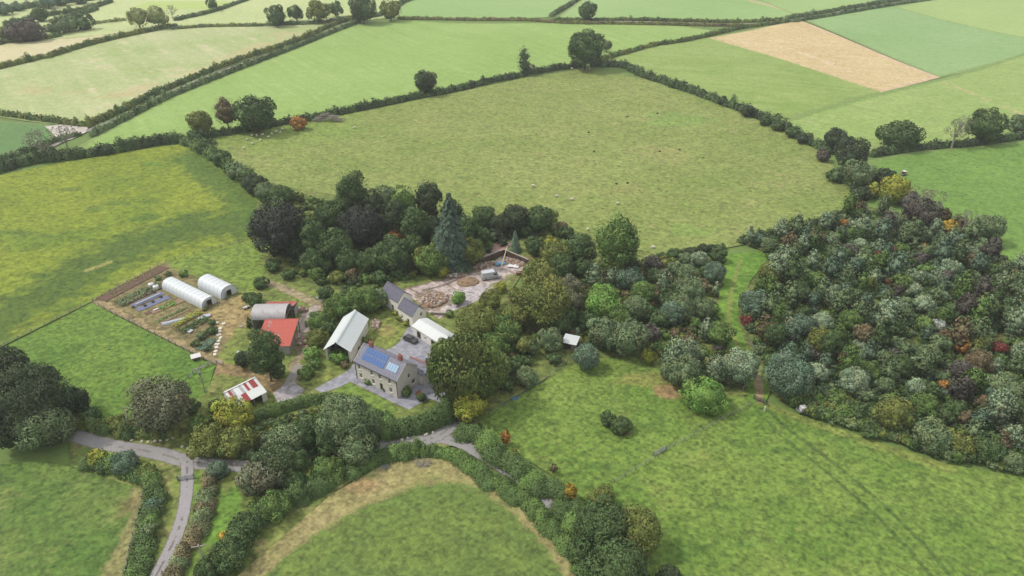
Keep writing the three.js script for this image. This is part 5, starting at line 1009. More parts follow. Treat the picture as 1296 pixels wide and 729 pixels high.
// ---------------------------------------------------------------- vehicles
function wheel(parent, x, z, r) { const g = new THREE.CylinderGeometry(r, r, .22, 14).rotateX(Math.PI / 2).translate(x, r, z), w = mesh('wheel', g, M.black, parent); mesh('hub', new THREE.CylinderGeometry(r * .55, r * .55, .24, 10).rotateX(Math.PI / 2).translate(x, r, z), M.steel, w); }
const profile = (pts, w, bev = .06) => { const s = new THREE.Shape(pts.map((p) => new THREE.Vector2(...p))); return new THREE.ExtrudeGeometry(s, { depth: w - 2 * bev, bevelEnabled: true, bevelThickness: bev, bevelSize: bev, bevelSegments: 2 }).translate(0, 0, -w / 2 + bev); };
{
  const o = thing('van', 'silver panel van parked beside the sandy heap', 'van', -6.6, -185.3, .3, null, .15), paint = new THREE.MeshPhysicalMaterial({ color: rgb(206, 210, 220), roughness: .4, clearcoat: .6 });
  mesh('body', profile([[-2.75, .45], [2.7, .45], [2.75, 1.0], [2.1, 1.25], [1.55, 1.95], [1.25, 2.5], [.9, 2.62], [-2.7, 2.62], [-2.78, 2.5]], 2), paint, o);
  mesh('windscreen', box(.05, 1, 1.7, 1.92, 1.68, 0, 0, 0, .72), M.glass, o); for (const s of [-1, 1]) { mesh('side_window', box(.8, .6, .03, 1.15, 1.85, s * 1.0), M.glass, o); mesh('headlight', box(.1, .25, .35, 2.72, .95, s * .7), M.frame, o); mesh('mirror', box(.12, .3, .22, 1.75, 1.6, s * 1.15), M.black, o); mesh('trim', box(4, .12, .03, -.4, .9, s * 1.01), M.black, o); }
  mesh('rear_door', [box(.04, 1.8, .9, -2.85, 1.5, -.48), box(.04, 1.8, .9, -2.85, 1.5, .48)], paint, o); mesh('bumper', [box(.15, .3, 1.9, 2.8, .5, 0), box(.15, .25, 1.9, -2.83, .5, 0)], M.black, o);
  for (const x of [-1.75, 1.8]) for (const z of [-.9, .9]) wheel(o, x, z, .36);
}
{
  const o = thing('car', 'black hatchback parked in the gravel yard', 'car', -27.2, -151.9, -.62, null, .15), paint = new THREE.MeshPhysicalMaterial({ color: new THREE.Color().setRGB(.012, .013, .016), roughness: .3, clearcoat: 1 });
  mesh('body', profile([[-2.0, .3], [2.0, .3], [2.05, .7], [1.1, .95], [-1.9, .98], [-2.05, .7]], 1.75), paint, o); mesh('cabin', profile([[-1.85, .98], [1.0, .98], [.35, 1.45], [-1.3, 1.48]], 1.5, .08), paint, o);
  mesh('windscreen', box(.03, .66, 1.3, .76, 1.24, 0, 0, 0, .9), M.glass, o); mesh('rear_window', box(.03, .55, 1.3, -1.68, 1.25, 0, 0, 0, -.75), M.glass, o); for (const s of [-1, 1]) { mesh('side_window', box(1.8, .34, .03, -.45, 1.24, s * .77), M.glass, o); mesh('headlight', box(.12, .14, .35, 2.02, .68, s * .6), M.frame, o); mesh('tail_light', box(.08, .2, .25, -2.07, .75, s * .65), M.brick, o); mesh('mirror', box(.15, .12, .15, .6, 1.05, s * .98), paint, o); }
  for (const x of [-1.3, 1.3]) for (const z of [-.8, .8]) wheel(o, x, z, .31);
}
function trailer(x, z, turn, label, c1, y) {
  const o = thing('trailer', label, 'trailer', x, z, turn); mesh('bed', box(2.6, .12, 1.5, 0, .6, 0), M.steel, o); mesh('side', [box(2.6, .4, .05, 0, .86, .74), box(2.6, .4, .05, 0, .86, -.74), box(.05, .4, 1.4, -1.28, .86, 0)], M.steel, o); mesh('drawbar', [bar([1.3, .55, .4], [2.4, .45, 0], .05), bar([1.3, .55, -.4], [2.4, .45, 0], .05)], M.black, o); for (const s of [-.85, .85]) wheel(o, 0, s, .34); return o;
}
{ // water tank on a trailer at the meadow edge
  const [tx, tz] = [67.62, -123.4]; trailer(tx, tz, .2, 'small flat trailer carrying a white tank at the meadow edge'); const k = thing('water_tank', 'white plastic water tank standing on the small trailer', 'tank', tx, tz, .2); k.position.y += .68;
  mesh('tank', [box(1.3, 1.1, 1.2, 0, .58, 0), cyl(.2, .2, .12, 0, 1.13, 0)], M.whiteSheet, k); mesh('cage', [[-.68, -.63], [.68, -.63], [-.68, .63], [.68, .63]].map(([a, b]) => box(.05, 1.15, .05, a, .6, b)), M.steel, k);
  const [rx, rz] = [162.72, -270.96]; trailer(rx, rz, .4, 'small trailer with a red load in the vivid green field'); const m = thing('feed_hopper', 'red and white hopper standing on the far trailer', 'hopper', rx, rz, .4); m.position.y += .67; mesh('bin', new THREE.CylinderGeometry(.95, .5, 1.2, 4).rotateY(.785).translate(0, .6, 0), M.tinDeepRed, m); mesh('lid', box(1.5, .1, 1.5, 0, 1.25, 0), M.whiteSheet, m);
}

// ---------------------------------------------------------------- rubble, heaps and yard clutter
const lump = (r, s = .3) => { const g = new THREE.IcosahedronGeometry(r, 1), p = g.attributes.position; const o = rr(0, 99); for (let i = 0; i < p.count; i++) { const k = 1 + s * (noise(p.getX(i) / r * 1.7 + o, p.getZ(i) / r * 1.7 + p.getY(i) / r * 2.1 + o) - .5) * 2; p.setXYZ(i, p.getX(i) * k, p.getY(i) * k * .7, p.getZ(i) * k); } g.computeVertexNormals(); return g; };
const lumps = Array.from({ length: 6 }, () => lump(1)), rubbleMats = [[190, 178, 170], [168, 148, 136], [148, 122, 108], [206, 198, 190], [126, 112, 98], [176, 140, 124]].map((c) => std(rgb(...c), .95));
function heap(label, x, z, rx, rz, h, n, name, mats = rubbleMats, core = M.earth) {
  const o = thing(name, label, 'heap', x, z, rr(0, 3)), g = new THREE.CircleGeometry(1, 28, 0, 6.2832).rotateX(-Math.PI / 2); const dome = new THREE.SphereGeometry(1, 28, 10, 0, 6.2832, 0, Math.PI / 2), p = dome.attributes.position;
  for (let i = 0; i < p.count; i++) { const k = .85 + .35 * fbm(p.getX(i) * 3 + x, p.getZ(i) * 3 + z, 3); p.setXYZ(i, p.getX(i) * rx * k, p.getY(i) * h * k + .08, p.getZ(i) * rz * k); } dome.computeVertexNormals(); mesh('mound', dome, core, o);
  for (let i = 0; i < n; i++) { const a = rr(0, 6.28), r = Math.sqrt(rnd()) * .98, s = rr(.14, .5), m = mesh('rubble', pick(lumps), pick(mats), o); m.position.set(Math.cos(a) * r * rx, h * Math.sqrt(Math.max(0, 1 - r * r)) * .9 + s * .3, Math.sin(a) * r * rz); m.scale.setScalar(s); m.rotation.set(rr(0, 6), rr(0, 6), rr(0, 6)); }
  return o;
}
heap('broad heap of broken stone and rubble in the concrete yard', -22.98, -172.31, 4.6, 3.6, 1.1, 220, 'rubble_heap');
heap('round heap of sandy earth beside the silver van', -13.57, -182.8, 3.4, 2.5, 1.1, 30, 'earth_heap', [std(rgb(160, 136, 108), 1), std(rgb(140, 118, 94), 1)]);
heap('small pile of stones at the barn end', -38.05, -159.88, 2.4, 1.3, .6, 70, 'stone_pile');
heap('rubble along the foot of the dark wood', -17.23, -186.67, 3.4, 1.2, .8, 90, 'rubble_heap'); heap('rubble piled against the retaining wall', -8.84, -193.23, 3.8, 1.4, .8, 120, 'rubble_heap'); heap('rubbish and rubble in the walled corner of the yard', 0.51, -195.31, 4, 2, .7, 130, 'rubble_heap');
heap('rubble behind the red roofed shed', -56.65, -151.94, 2, 3.6, .6, 80, 'rubble_heap'); heap('rubble beside the rusty lean-to', -59.95, -167.18, 1.6, 1.2, .6, 40, 'rubble_heap');
{
  const wreck = (name, label, cat, px, py, geo, mat, turn = 0, group) => { const o = single(name, geo, mat, label, cat, group); o.position.set(px, land(px, py) + .12, py); o.rotation.y = turn; return o; };
  const pole = single('leaning_pole', bar([-3.6, .3, -190.5], [-1.6, 3.4, -200.2], .2, 7, .14), std(rgb(214, 200, 170), .9), 'pale tree trunk leaning on the retaining wall', 'pole');
  const tarp = new THREE.PlaneGeometry(3.4, 2, 12, 8).rotateX(-Math.PI / 2); { const p = tarp.attributes.position; for (let i = 0; i < p.count; i++) p.setY(i, .25 + .35 * fbm(p.getX(i) * 1.2 + 5, p.getZ(i) * 1.2, 3)); tarp.computeVertexNormals(); }
  wreck('tarpaulin', 'crumpled blue tarpaulin in the rubble yard', 'tarpaulin', -3.8, -194.27, tarp, M.blueSheet, .3); const tarp2 = tarp.clone();
  wreck('tarpaulin', 'crumpled white sheet in the rubble yard', 'tarpaulin', 0.5, -192.71, tarp2, M.whiteSheet, -.2);
  wreck('tarpaulin', 'grey sheet over a stack below the dark wood', 'tarpaulin', -19.35, -188.65, tarp.clone().scale(.8, 2.4, .9), std(rgb(150, 148, 158), .7), .2);
  for (const [i, [px, pz]] of [[-15.85, -188.16], [-14.97, -190.16], [2.56, -196.37]].entries()) wreck('pallet_stack', ['stack of pallets under the dark wood edge', 'taller stack of pallets under the dark wood edge', 'white topped stack of pallets by the end wall'][i], 'pallets', px, pz, [0, 1, 2, 3].slice(0, 3 + (i > 0)).flatMap((k) => [box(1.2, .03, 1, 0, .15 + k * .16, 0), box(1.2, .1, .1, 0, .08 + k * .16, .4), box(1.2, .1, .1, 0, .08 + k * .16, -.4), box(1.2, .1, .1, 0, .08 + k * .16, 0)]), i === 2 ? M.whiteSheet : M.greyWood, i);
  const skip = thing('rusty_bin', 'small rusty brown bin at the edge of the yard', 'bin', 2.22, -187.66, .3); mesh('bin', [box(1.6, 1, .08, 0, .5, .5), box(1.6, 1, .08, 0, .5, -.5), box(.08, 1, .92, .76, .5, 0), box(.08, 1, .92, -.76, .5, 0), box(1.5, .08, .9, 0, .08, 0)], std(rgb(120, 84, 66), .9), skip); mesh('load', lump(.7).scale(1, .6, .6).translate(0, .75, 0), M.earth, skip);
}

// ---------------------------------------------------------------- vegetable garden
{
  const ang = -.604, gp = (x, y) => [x, y];
  const bed = (label, pts, w, mat, name = 'vegetable_bed', cat = 'garden bed') => { const [a, b] = pts, L = Math.hypot(b[0] - a[0], b[1] - a[1]), o = thing(name, label, cat, (a[0] + b[0]) / 2, (a[1] + b[1]) / 2, -Math.atan2(b[1] - a[1], b[0] - a[0])); return [o, L, w]; };
  const leafy = (o, L, w, col, h, n, s) => { const B = leafBuffer(); for (let i = 0; i < n; i++) { const x = rr(-L / 2, L / 2), z = rr(-w / 2, w / 2), y = rr(.08, h); for (let k = 0; k < 3; k++) addLeaf(B, V(x + rr(-.15, .15), y, z + rr(-.15, .15)), V(0, 1, 0), s, rr(.8, 1.2)); } const m = mesh('crop', leafGeo(B), leafMat[col], o); m.userData.kind = 'stuff'; };
  const soil = (o, L, w, mat = M.earth) => { const g = new THREE.BoxGeometry(L, .2, w, Math.max(2, Math.round(L)), 1, 4), p = g.attributes.position; for (let i = 0; i < p.count; i++) if (p.getY(i) > 0) p.setY(i, .1 + .12 * fbm(p.getX(i) * 2, p.getZ(i) * 2 + L, 2)); g.computeVertexNormals(); mesh('soil', g.translate(0, .1, 0), mat, o); };
  const darkSoil = std(rgb(112, 88, 78), 1); const blueCover = std(rgb(112, 118, 150), .5), greyCover = std(rgb(186, 194, 206), .5);
  let r;
  r = bed('bare brown bed along the top fence of the garden', [[-120.91, -172.74], [-110.91, -192.71]], 4.4); soil(r[0], r[1], r[2], darkSoil); leafy(r[0], r[1] * .8, 3.4, 'og', .5, 160, .4);
  r = bed('weedy overgrown bed beside the bare brown bed', [[-114.53, -170.14], [-106.96, -181.85]], 4.6); soil(r[0], r[1], r[2], darkSoil); leafy(r[0], r[1], r[2], 'gg', .9, 700, .42);
  for (const [i, p] of [[[-109.99, -169.29], [-104.51, -176.76]], [[-107.64, -167.18], [-101.67, -174.51]]].entries()) { // sheeted beds
    r = bed(['bed under blue grey weed sheet with a pale roll along it', 'bed under darker blue weed sheet with black tyres'][i], p, 2.6); const g = new THREE.PlaneGeometry(r[1], 2.4, 24, 8).rotateX(-Math.PI / 2), q = g.attributes.position; for (let k = 0; k < q.count; k++) q.setY(k, .12 + .2 * fbm(q.getX(k) * .9 + i * 7, q.getZ(k) * 1.4, 3)); g.computeVertexNormals(); mesh('sheet', g, blueCover, r[0]);
    if (!i) mesh('pale_roll', bar([-r[1] * .42, .35, .3], [r[1] * .4, .35, .3], .32, 8), greyCover, r[0]);
  }
  for (const [k, [x, z]] of [[-109.36, -168.44], [-106.88, -176.76], [-103.82, -174.07], [-106.32, -169.29], [-104.99, -171.44]].entries()) { const t = single('tyre', new THREE.TorusGeometry(.36, .14, 6, 14).rotateX(Math.PI / 2), M.black, 'black tyre weighing down the blue weed sheet', 'tyre', 'tyres on the weed sheet'); t.position.set(x, .42, z); }
  r = bed('bed of mixed green vegetables below the blue sheets', [[-102.99, -165.93], [-96.73, -172.74]], 2.4); soil(r[0], r[1], r[2]); leafy(r[0], r[1] * .5, 2, 'lg', .6, 160, .4);
  r = bed('reddish earth bed with a pale board beside the mixed vegetables', [[-104.42, -165.1], [-97.95, -172.31]], 1.6); soil(r[0], r[1], r[2], darkSoil); mesh('board', box(3, .06, .5, -1, .34, 0), M.whiteSheet, r[0]);
  r = bed('rows of leafy greens next to the netting tunnel', [[-99.05, -161.07], [-93.61, -168.44]], 3.2); soil(r[0], r[1], r[2]); leafy(r[0], r[1], .8, 'mg', .45, 260, .4); leafy(r[0], r[1], 2.6, 'gg', .4, 180, .36);
  r = bed('tall yellow green crop beside the netting tunnel', [[-93.21, -158.71], [-88.99, -165.93]], 1.8); soil(r[0], r[1], r[2]); leafy(r[0], r[1], r[2], 'yg', 1, 420, .4);
  r = bed('dark green bed at the lower end of the garden', [[-90.64, -155.65], [-85.95, -162.67]], 2.6); soil(r[0], r[1], r[2]); leafy(r[0], r[1], r[2], 'dg', .9, 420, .42);
  r = bed('blue green cabbage bed beside the white slabs', [[-82.35, -147.64], [-80.47, -152.67]], 3); soil(r[0], r[1], r[2]); leafy(r[0], r[1], r[2], 'bg', .6, 360, .42);
  const net = thing('netting_tunnel', 'low pale netting tunnel over a vegetable row', 'cloche', -93.41, -161.86, .52); for (let i = 0; i < 6; i++) mesh('net', new THREE.CylinderGeometry(.7, .7, 1.48, 12, 1, true, 0, Math.PI).rotateZ(Math.PI / 2).translate((i - 2.5) * 1.5, .03, 0), greyCover, net);
  plants([
  [-83.58, -153.06, 1.7, 'b', 'gg'],
  [-81.78, -155.67, 1.72, 'b', 'dg'],
  [-83.75, -149.62, 1.47, 'b', 'dg'],
  [-83.4, -159.89, 1.32, 'b', 'dg'],
  [-102.22, -186.85, 1.72, 'b', 'mg'],
  [-109.11, -184.44, 1.22, 'b', 'gg'],
  [-107.43, -187.36, 1.23, 'b', 'gg'],
  [-80.16, -147.85, 1.45, 'b', 'bg'],
  [-88.21, -167.17, 0.91, 'b', 'og']], 'growing in the vegetable garden', 'bushes in the vegetable garden');
  const tank = (x, z, label) => { const o = thing('water_butt', label, 'tank', x, z, .4); mesh('body', new THREE.LatheGeometry([[0, 0], [.78, 0], [.85, .1], [.85, 1.0], [.7, 1.25], [.25, 1.35], [0, 1.36]].map((p) => new THREE.Vector2(...p)), 18), M.whiteSheet, o); mesh('lid', cyl(.22, .22, .12, 0, 1.34, 0), M.steel, o); };
  tank(-109.47, -180.44, 'round white tank furthest from the long polytunnel'); tank(-107.41, -179.05, 'round white tank touching the long polytunnel end');
  for (const [k, [x, z]] of [[-80.46, -157.94], [-80.12, -156.41], [-79.79, -154.9], [-78.82, -153.41], [-78.93, -151.94], [-78.61, -150.49], [-78.3, -149.05], [-77.86, -147.29], [-77.55, -145.9], [-80.42, -160.28], [-82.33, -160.67]].entries()) { const s = single('paving_slab', box(rr(.9, 1.3), .12, rr(.7, 1), 0, .16, 0), M.stoneWhite, 'white slab laid in the row at the garden edge', 'slab', 'white slabs at the garden edge'); s.position.set(x, 0, z); s.rotation.y = rr(0, 2); }
  const frame = (x, z, turn, label) => { const o = thing('cold_frame', label, 'cold frame', x, z, turn); mesh('box', [box(2, .4, .06, 0, .2, .6), box(2, .5, .06, 0, .25, -.6), box(.06, .45, 1.14, -.97, .22, 0), box(.06, .45, 1.14, .97, .22, 0)], M.greyWood, o); mesh('lid', box(2, .04, 1.3, 0, .5, 0, 0, .08), greyCover, o); };
  frame(-87.29, -162.67, .5, 'pale glass cold frame near the long polytunnel door'); frame(-86.41, -163.88, .4, 'cold frame next to the one by the polytunnel door'); frame(-88.35, -156.41, -.5, 'cold frame among the lower vegetable beds');
  const ark = thing('hen_house', 'small hen house with a white sloping roof in the paddock', 'hen house', -81.5, -143.85, .5); mesh('hutch', box(1.8, .8, 1.2, 0, .7, 0), M.wood, ark); mesh('roof', box(2.4, .06, 1.7, 0, 1.2, 0, 0, .15), M.tinStripe, ark); for (const x of [-.8, .8]) for (const z of [-.5, .5]) mesh('leg', box(.1, .35, .1, x, .17, z), M.wood, ark);
  const qb = thing('quad_bike', 'small pale quad bike by the bushes near the polytunnels', 'vehicle', -76.58, -168.02, .8); mesh('body', profile([[-.8, .5], [.8, .5], [.9, .75], [.3, .85], [-.1, .7], [-.8, .85]], .6), M.whiteSheet, qb); mesh('handlebar', bar([.35, 1.05, -.4], [.35, 1.05, .4], .04), M.black, qb); for (const x of [-.6, .65]) for (const z of [-.45, .45]) wheel(qb, x, z, .28);
  const ch = thing('garden_chair', 'white plastic chair on the grass by the red roofed shed', 'chair', -74.83, -158.71, .7); mesh('seat', box(.5, .05, .5, 0, .42, 0), M.whiteSheet, ch); mesh('backrest', box(.5, .55, .05, 0, .72, -.25, 0, -.15), M.whiteSheet, ch); for (const x of [-.2, .2]) for (const z of [-.2, .2]) mesh('leg', box(.05, .42, .05, x, .21, z), M.whiteSheet, ch);
  const tr2 = single('cast_sheet', box(1.6, .05, 1, 0, .3, 0, 0, .2), M.whiteSheet, 'white board lying under the tree by the red roofed shed', 'board'); tr2.position.set(-71.19, 0, -146.59); 
}

// ---------------------------------------------------------------- fences and gates
function fence(pts, gap, label, h = 1.1, rails = 0) {
  const line = curve(pts, gap), [ox, oz] = line[0], o = thing('fence', label, 'fence', ox, oz); const y0 = o.position.y;
  const top = line.map(([x, z]) => [x - ox, land(x, z) - y0, z - oz]);
  const post = box(.13, h + .25, .13, 0, (h - .25) / 2, 0); top.forEach((p) => { const m = mesh('post', post, M.greyWood, o); m.position.set(...p); });
  for (const k of rails ? Array.from({ length: rails }, (_, i) => (i + 1) / rails * .95) : [.35, .65, .95]) mesh(rails ? 'rail' : 'wire', top.slice(1).map((p, i) => bar([top[i][0], top[i][1] + h * k, top[i][2]], [p[0], p[1] + h * k, p[2]], rails ? .05 : .018, 4)), rails ? M.steel : M.steel, o);
}
fence([[-123.01, -172.31], [-117.52, -183.76], [-111.75, -195.84], [-106.88, -199.59], [-98.76, -205.7], [-90.14, -210.92]], 3, 'post and wire fence above the vegetable garden'); fence([[-122.56, -171.44], [-108.47, -162.26], [-93.24, -152.67], [-76.99, -142.17]], 3, 'post and wire fence between the paddock and vegetable garden'); fence([[-122.79, -171.87], [-129.33, -159.88], [-135.66, -149.05], [-138.49, -143.85]], 3.5, 'post and wire fence between paddock and yellow green pasture');
fence([[58.12, -127.34], [51.88, -123.12], [43.14, -117.27], [33.92, -111.05], [27.08, -105.92], [21.03, -101.72]], 3, 'post and wire fence crossing the large meadow'); fence([[-76.01, -103.24], [-73.85, -95.69], [-71.84, -88.06], [-69.3, -79.65]], 3, 'post and wire fence along the field edge above the narrow lane'); fence([[-5.12, -122.03], [0.38, -128.2], [8.23, -135.41], [15.8, -144.87]], 2.6, 'post and wire fence round the dry bank by the meadow');
fence([[-80.09, -135.72], [-79.91, -138.25], [-78.14, -139.87], [-76.18, -142.17], [-73.72, -141.51]], 2.2, 'curved grey metal hurdle fence by the utility pole', 1.2, 3); fence([[63.65, -151.21], [63.53, -147.99], [63.73, -145.21]], 2, 'short white rail beside the mown ride', 1.1, 2);
function gate(px, pz, w, turn, label, mat, tilt = 0) {
  const o = thing('gate', label, 'gate', px, pz, turn); for (const s of [-1, 1]) mesh('post', box(.18, 1.5, .18, s * (w / 2 + .12), .7, 0), M.greyWood, o);
  for (let i = 0; i < 5; i++) mesh('bar', bar([-w / 2, .25 + i * .24, 0], [w / 2, .25 + i * .24, 0], .05, 6), mat, o); for (const s of [-1, 0, 1]) mesh('upright', bar([s * (w / 2 - .03), .2, 0], [s * (w / 2 - .03), 1.28, 0], .045, 6), mat, o); mesh('brace', bar([-w / 2, .25, .05], [w / 2, 1.2, .05], .035, 5), mat, o);
}
gate(-67.52, -102.58, 3, .2, 'grey metal field gate across the narrow lane', M.steel); gate(-13.22, -120.15, 3, -.45, 'black gate between the clipped hedge and the yellow tree', M.black); gate(58.97, -127.05, 3.4, -.75, 'dark metal gate at the end of the mown ride', M.black); gate(56.74, -132.34, 2.6, 1.0, 'galvanised gate leaning near the silvery bushes', M.steel); gate(32.06, -110.33, 3.4, .55, 'grey hurdle in the meadow fence', M.steel); gate(-56.63, -172.31, 3, -.6, 'metal gate at the top of the concrete apron', M.steel);
{ const p = thing('marker_post', 'short white post beside the dark metal gate', 'post', 58.86, -123.68); mesh('post', box(.25, 1.5, .25, 0, .7, 0), M.whiteSheet, p); mesh('cap', new THREE.ConeGeometry(.2, .15, 4).rotateY(.785).translate(0, 1.52, 0), M.whiteSheet, p); }

// ---------------------------------------------------------------- utility poles
function utility(px, pz, h, turn, label, box2) {
  const o = thing('utility_pole', label, 'pole', px, pz, turn), c = std(rgb(176, 170, 160), .9); mesh('pole', cyl(.17, .12, h, 0, -.2, 0), c, o); mesh('crossarm', box(2.4, .14, .14, 0, h - .5, .12), c, o); for (const x of [-1, 0, 1]) mesh('insulator', cyl(.06, .05, .3, x, h - .43, .12), M.frame, o); if (box2) mesh('transformer', [cyl(.32, .32, .8, 0, h - 2.2, .45, 12), box(.5, .1, .3, 0, h - 2.2, .25)], M.steel, o);
}
utility(-74.2, -130.54, 8, .5, 'tall pole with transformer above the roadside hedge', true); utility(-55.09, -80.96, 7, .25, 'leaning grey utility pole by the bracken hedge', false);

// ---------------------------------------------------------------- sheep, stones, small things
{
  const parts = []; { const g = new THREE.SphereGeometry(.5, 14, 10), p = g.attributes.position; for (let i = 0; i < p.count; i++) { const k = 1 + .1 * (noise(p.getX(i) * 9 + 3, p.getY(i) * 9 + p.getZ(i) * 7) - .5); p.setXYZ(i, p.getX(i) * 1.25 * k, p.getY(i) * .8 * k + .72, p.getZ(i) * .75 * k); } g.computeVertexNormals(); parts.push(g); }
  parts.push(bar([.5, .85, 0], [.78, .72, 0], .2, 8, .13), new THREE.SphereGeometry(.15, 8, 6).scale(1.5, 1, .9).translate(.9, .6, 0), box(.04, .06, .2, .78, .72, .18, .3), box(.04, .06, .2, .78, .72, -.18, -.3));
  for (const x of [-.4, .4]) for (const z of [-.18, .18]) parts.push(bar([x, 0, z], [x, .5, z], .05, 6, .08));
  const wool = std(rgb(232, 226, 210), .95), spots = [[-123.25, -318.24], [-121.03, -318.33], [-118.41, -319.52], [-114.65, -320.77], [-113.36, -324.14], [-111.18, -323.12], [-111.3, -327.61], [-123.75, -312.87], [-119.56, -307.79], [-121.53, -301.6], [-77.1, -331.13], [38.42, -451.53], [47.04, -451.81], [49.57, -451.86], [8.53, -257.94], [17.13, -247.75], [23.03, -244.75], [40.12, -241.07], [26.65, -218.82], [47.3, -205.14], [-114.86, -316.41], [-117.24, -312.05]];
  let s0; spots.forEach(([x, z], i) => { const near = i < 10 || i > 19, label = near ? 'white sheep in the flock by the orange bush' : 'white sheep grazing apart on the wide pasture', group = near ? 'flock of sheep by the orange bush' : 'scattered sheep'; if (!i) { s0 = thing('sheep', label, 'sheep', x, z, 1); mesh('body', parts, wool, s0); s0.userData.group = group; } else { const c = copyOf(s0, x, z, rr(0, 6.28), 1.1, label); c.userData.group = group; } });
  const mole = std(rgb(78, 64, 50), 1); for (const [x, z] of [[37.16, -326.4], [37.05, -299.19], [46.71, -262.04], [42.12, -261.21], [66.7, -299.52], [59.66, -352.37], [76.03, -357.22], [76.09, -301.78]]) { const m = single('molehill', lump(.55).translate(0, .18, 0), mole, 'small dark molehill in the sheep pasture', 'molehill', 'molehills'); m.position.set(x, land(x, z), z); }
  for (const [x, z] of [[-84.19, -113.98], [-81.8, -113.74], [-80.29, -113.49], [-79, -113.74], [-77.71, -113.98], [-76.42, -114.23], [-75.23, -114.73], [-72.19, -112.02], [-70.78, -111.53], [-69.88, -110.57]]) { const m = single('verge_stone', lump(.34).translate(0, .2, 0), M.stoneWhite, 'white stone on the verge below the large grey olive tree', 'stone', 'white stones on the road verge'); m.position.set(x, land(x, z), z); m.rotation.y = rr(0, 6); }
  for (const [x, z] of [[-24.36, -114.23], [-23.2, -114.73], [-19.44, -115.74], [-19.12, -115.99], [-17.75, -116.5], [-10.52, -114.23]]) { const m = single('verge_stone', lump(.36).translate(0, .2, 0), M.stoneWhite, 'white stone at the foot of the clipped hedge', 'stone', 'white stones by the black gate'); m.position.set(x, land(x, z), z); m.rotation.y = rr(0, 6); }
  // brushwood pile by the orange bush
  const [bx, bz] = [-94.81, -342.5], b = thing('brush_pile', 'grey pile of cut branches beside the orange bush', 'brushwood', bx, bz); const tw = []; for (let i = 0; i < 130; i++) { const a = rr(-.5, .5), x = rr(-7, 7), z = rr(-2, 2), y = rr(.1, 4) * (1 - Math.abs(x) / 9); const L = rr(2, 5); tw.push(bar([x, y, z], [x + L * Math.cos(a), y + rr(-.6, .8), z + L * Math.sin(a) * .7], .14, 4, .07)); } mesh('branches', tw, paleBark, b).userData.kind = 'stuff';
  const bt = thing('brush_pile', 'twiggy pile of cut branches on the dry tan margin', 'brushwood', -18.82, -106.83); const t2 = []; for (let i = 0; i < 60; i++) { const a = rr(0, 6.28), x = rr(-1.6, 1.6), z = rr(-.8, .8), L = rr(.8, 2); t2.push(bar([x, rr(.05, .5), z], [x + L * Math.cos(a), rr(.2, 1), z + L * Math.sin(a)], .05, 4, .02)); } mesh('branches', t2, paleBark, bt).userData.kind = 'stuff';
  const tub = thing('water_trough', 'dark metal trough under the scrubby hedge', 'trough', -26.91, -105.92, .2); mesh('trough', [box(1.5, .5, .06, 0, .3, .3), box(1.5, .5, .06, 0, .3, -.3), box(.06, .5, .54, .72, .3, 0), box(.06, .5, .54, -.72, .3, 0), box(1.4, .05, .54, 0, .08, 0)], M.steel, tub);
  const boat = thing('water_trough', 'blue plastic trough at the foot of the dry bank', 'trough', 0.76, -128.2, .5); mesh('trough', [box(1.7, .4, .06, 0, .25, .32), box(1.7, .4, .06, 0, .25, -.32), box(.06, .4, .58, .82, .25, 0), box(.06, .4, .58, -.82, .25, 0), box(1.6, .05, .58, 0, .08, 0)], M.blueSheet, boat);
}
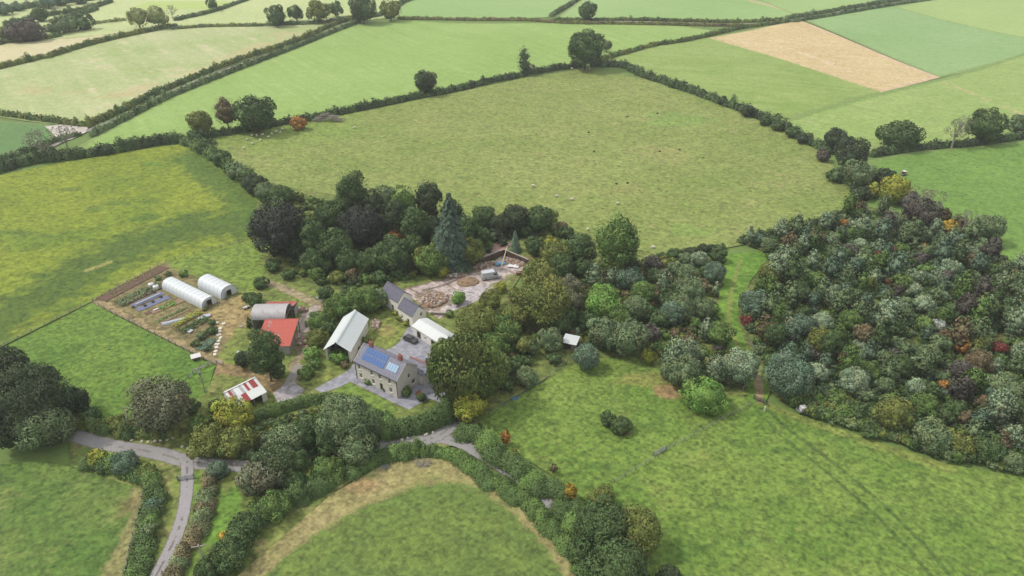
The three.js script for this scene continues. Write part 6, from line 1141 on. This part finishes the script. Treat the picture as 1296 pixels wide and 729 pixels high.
// ---------------------------------------------------------------- grass: tufts standing in the nearer fields, coloured like the sward they grow in
{
  const blades = []; for (let i = 0; i < 7; i++) { const a = i * .9 + rr(0, .5), r = rr(.1, .5), h = rr(.5, 1), x = Math.cos(a) * r, z = Math.sin(a) * r, w = .16, lx = Math.cos(a) * .45, lz = Math.sin(a) * .45; blades.push(x - z * w - w * .3, 0, z + x * w, x + z * w + w * .3, 0, z - x * w, x + lx, h, z + lz); }
  const g = new THREE.BufferGeometry(); g.setAttribute('position', new THREE.Float32BufferAttribute(blades, 3)); const nn = []; for (let i = 0; i < blades.length / 3; i++) nn.push(0, 1, 0); g.setAttribute('normal', new THREE.Float32BufferAttribute(nn, 3));
  const grassMat = new THREE.MeshStandardMaterial({ color: 0xffffff, roughness: .9, side: THREE.DoubleSide });
  const tufts = (field, dens, s0, s1, label) => {
    const f = field.userData.grown, spots = [], q = new THREE.Object3D(), c = new THREE.Color();
    for (let n = Math.round((f.x1 - f.x0) * (f.z1 - f.z0) * dens); n > 0; n--) { const x = rr(f.x0, f.x1), z = rr(f.z0, f.z1); if (z < -72 && Math.abs(x) < -z * .82 + 12 && inside(x, z, f.poly) && rnd() < .25 + fbm(x / 3, z / 3, 2)) spots.push([x, z]); }
    const m = new THREE.InstancedMesh(g, grassMat, spots.length);
    spots.forEach(([x, z], i) => {
      const u = Math.floor((x - f.x0) / (f.x1 - f.x0) * f.W), v = Math.floor((z - f.z0) / (f.z1 - f.z0) * f.Hh), k = (clamp(v, 0, f.Hh - 1) * f.W + clamp(u, 0, f.W - 1)) * 4, t = rr(.95, 1.4);
      c.setRGB(toLin(f.d[k]) * t * rr(.94, 1.06), toLin(f.d[k + 1]) * t, toLin(f.d[k + 2]) * t * rr(.9, 1.06)); const s = rr(s0, s1); q.position.set(x, land(x, z) + .01, z); q.rotation.y = rr(0, 6.28); q.scale.set(s, s * rr(.3, .6), s); q.updateMatrix(); m.setMatrixAt(i, q.matrix); m.setColorAt(i, c);
    });
    m.name = numbered('grass'); m.castShadow = m.receiveShadow = true; scene.add(m); tag(m, label, 'grass', null, 'stuff');
  };
  const all = scene.children.filter((o) => o.userData.grown), by = (w) => all.find((o) => o.userData.label.includes(w));
  tufts(by('large yellow green meadow'), 1.4, .22, .5, 'tufts of grass in the large meadow'); tufts(by('lush bright'), 1.3, .25, .5, 'tufts of grass in the lush paddock'); tufts(by('rough green field'), 1.5, .22, .45, 'tufts of grass in the rough green field'); tufts(by('curved green field'), 1.5, .18, .42, 'tufts of grass in the curved field');
  tufts(by('worn grass'), .5, .2, .5, 'weeds and grass around the farm'); tufts(by('yellow green pasture with'), .5, .3, .6, 'tufts of grass in the yellow green pasture'); tufts(by('wide dry green'), .12, .4, .9, 'tussocks in the sheep pasture'); tufts(by('vivid green'), .15, .35, .7, 'tufts of grass in the vivid green field'); tufts(by('mown green ride'), .8, .2, .45, 'tufts of grass on the mown ride');
  for (const o of all) delete o.userData.grown;
}
renderer.render(scene, camera);
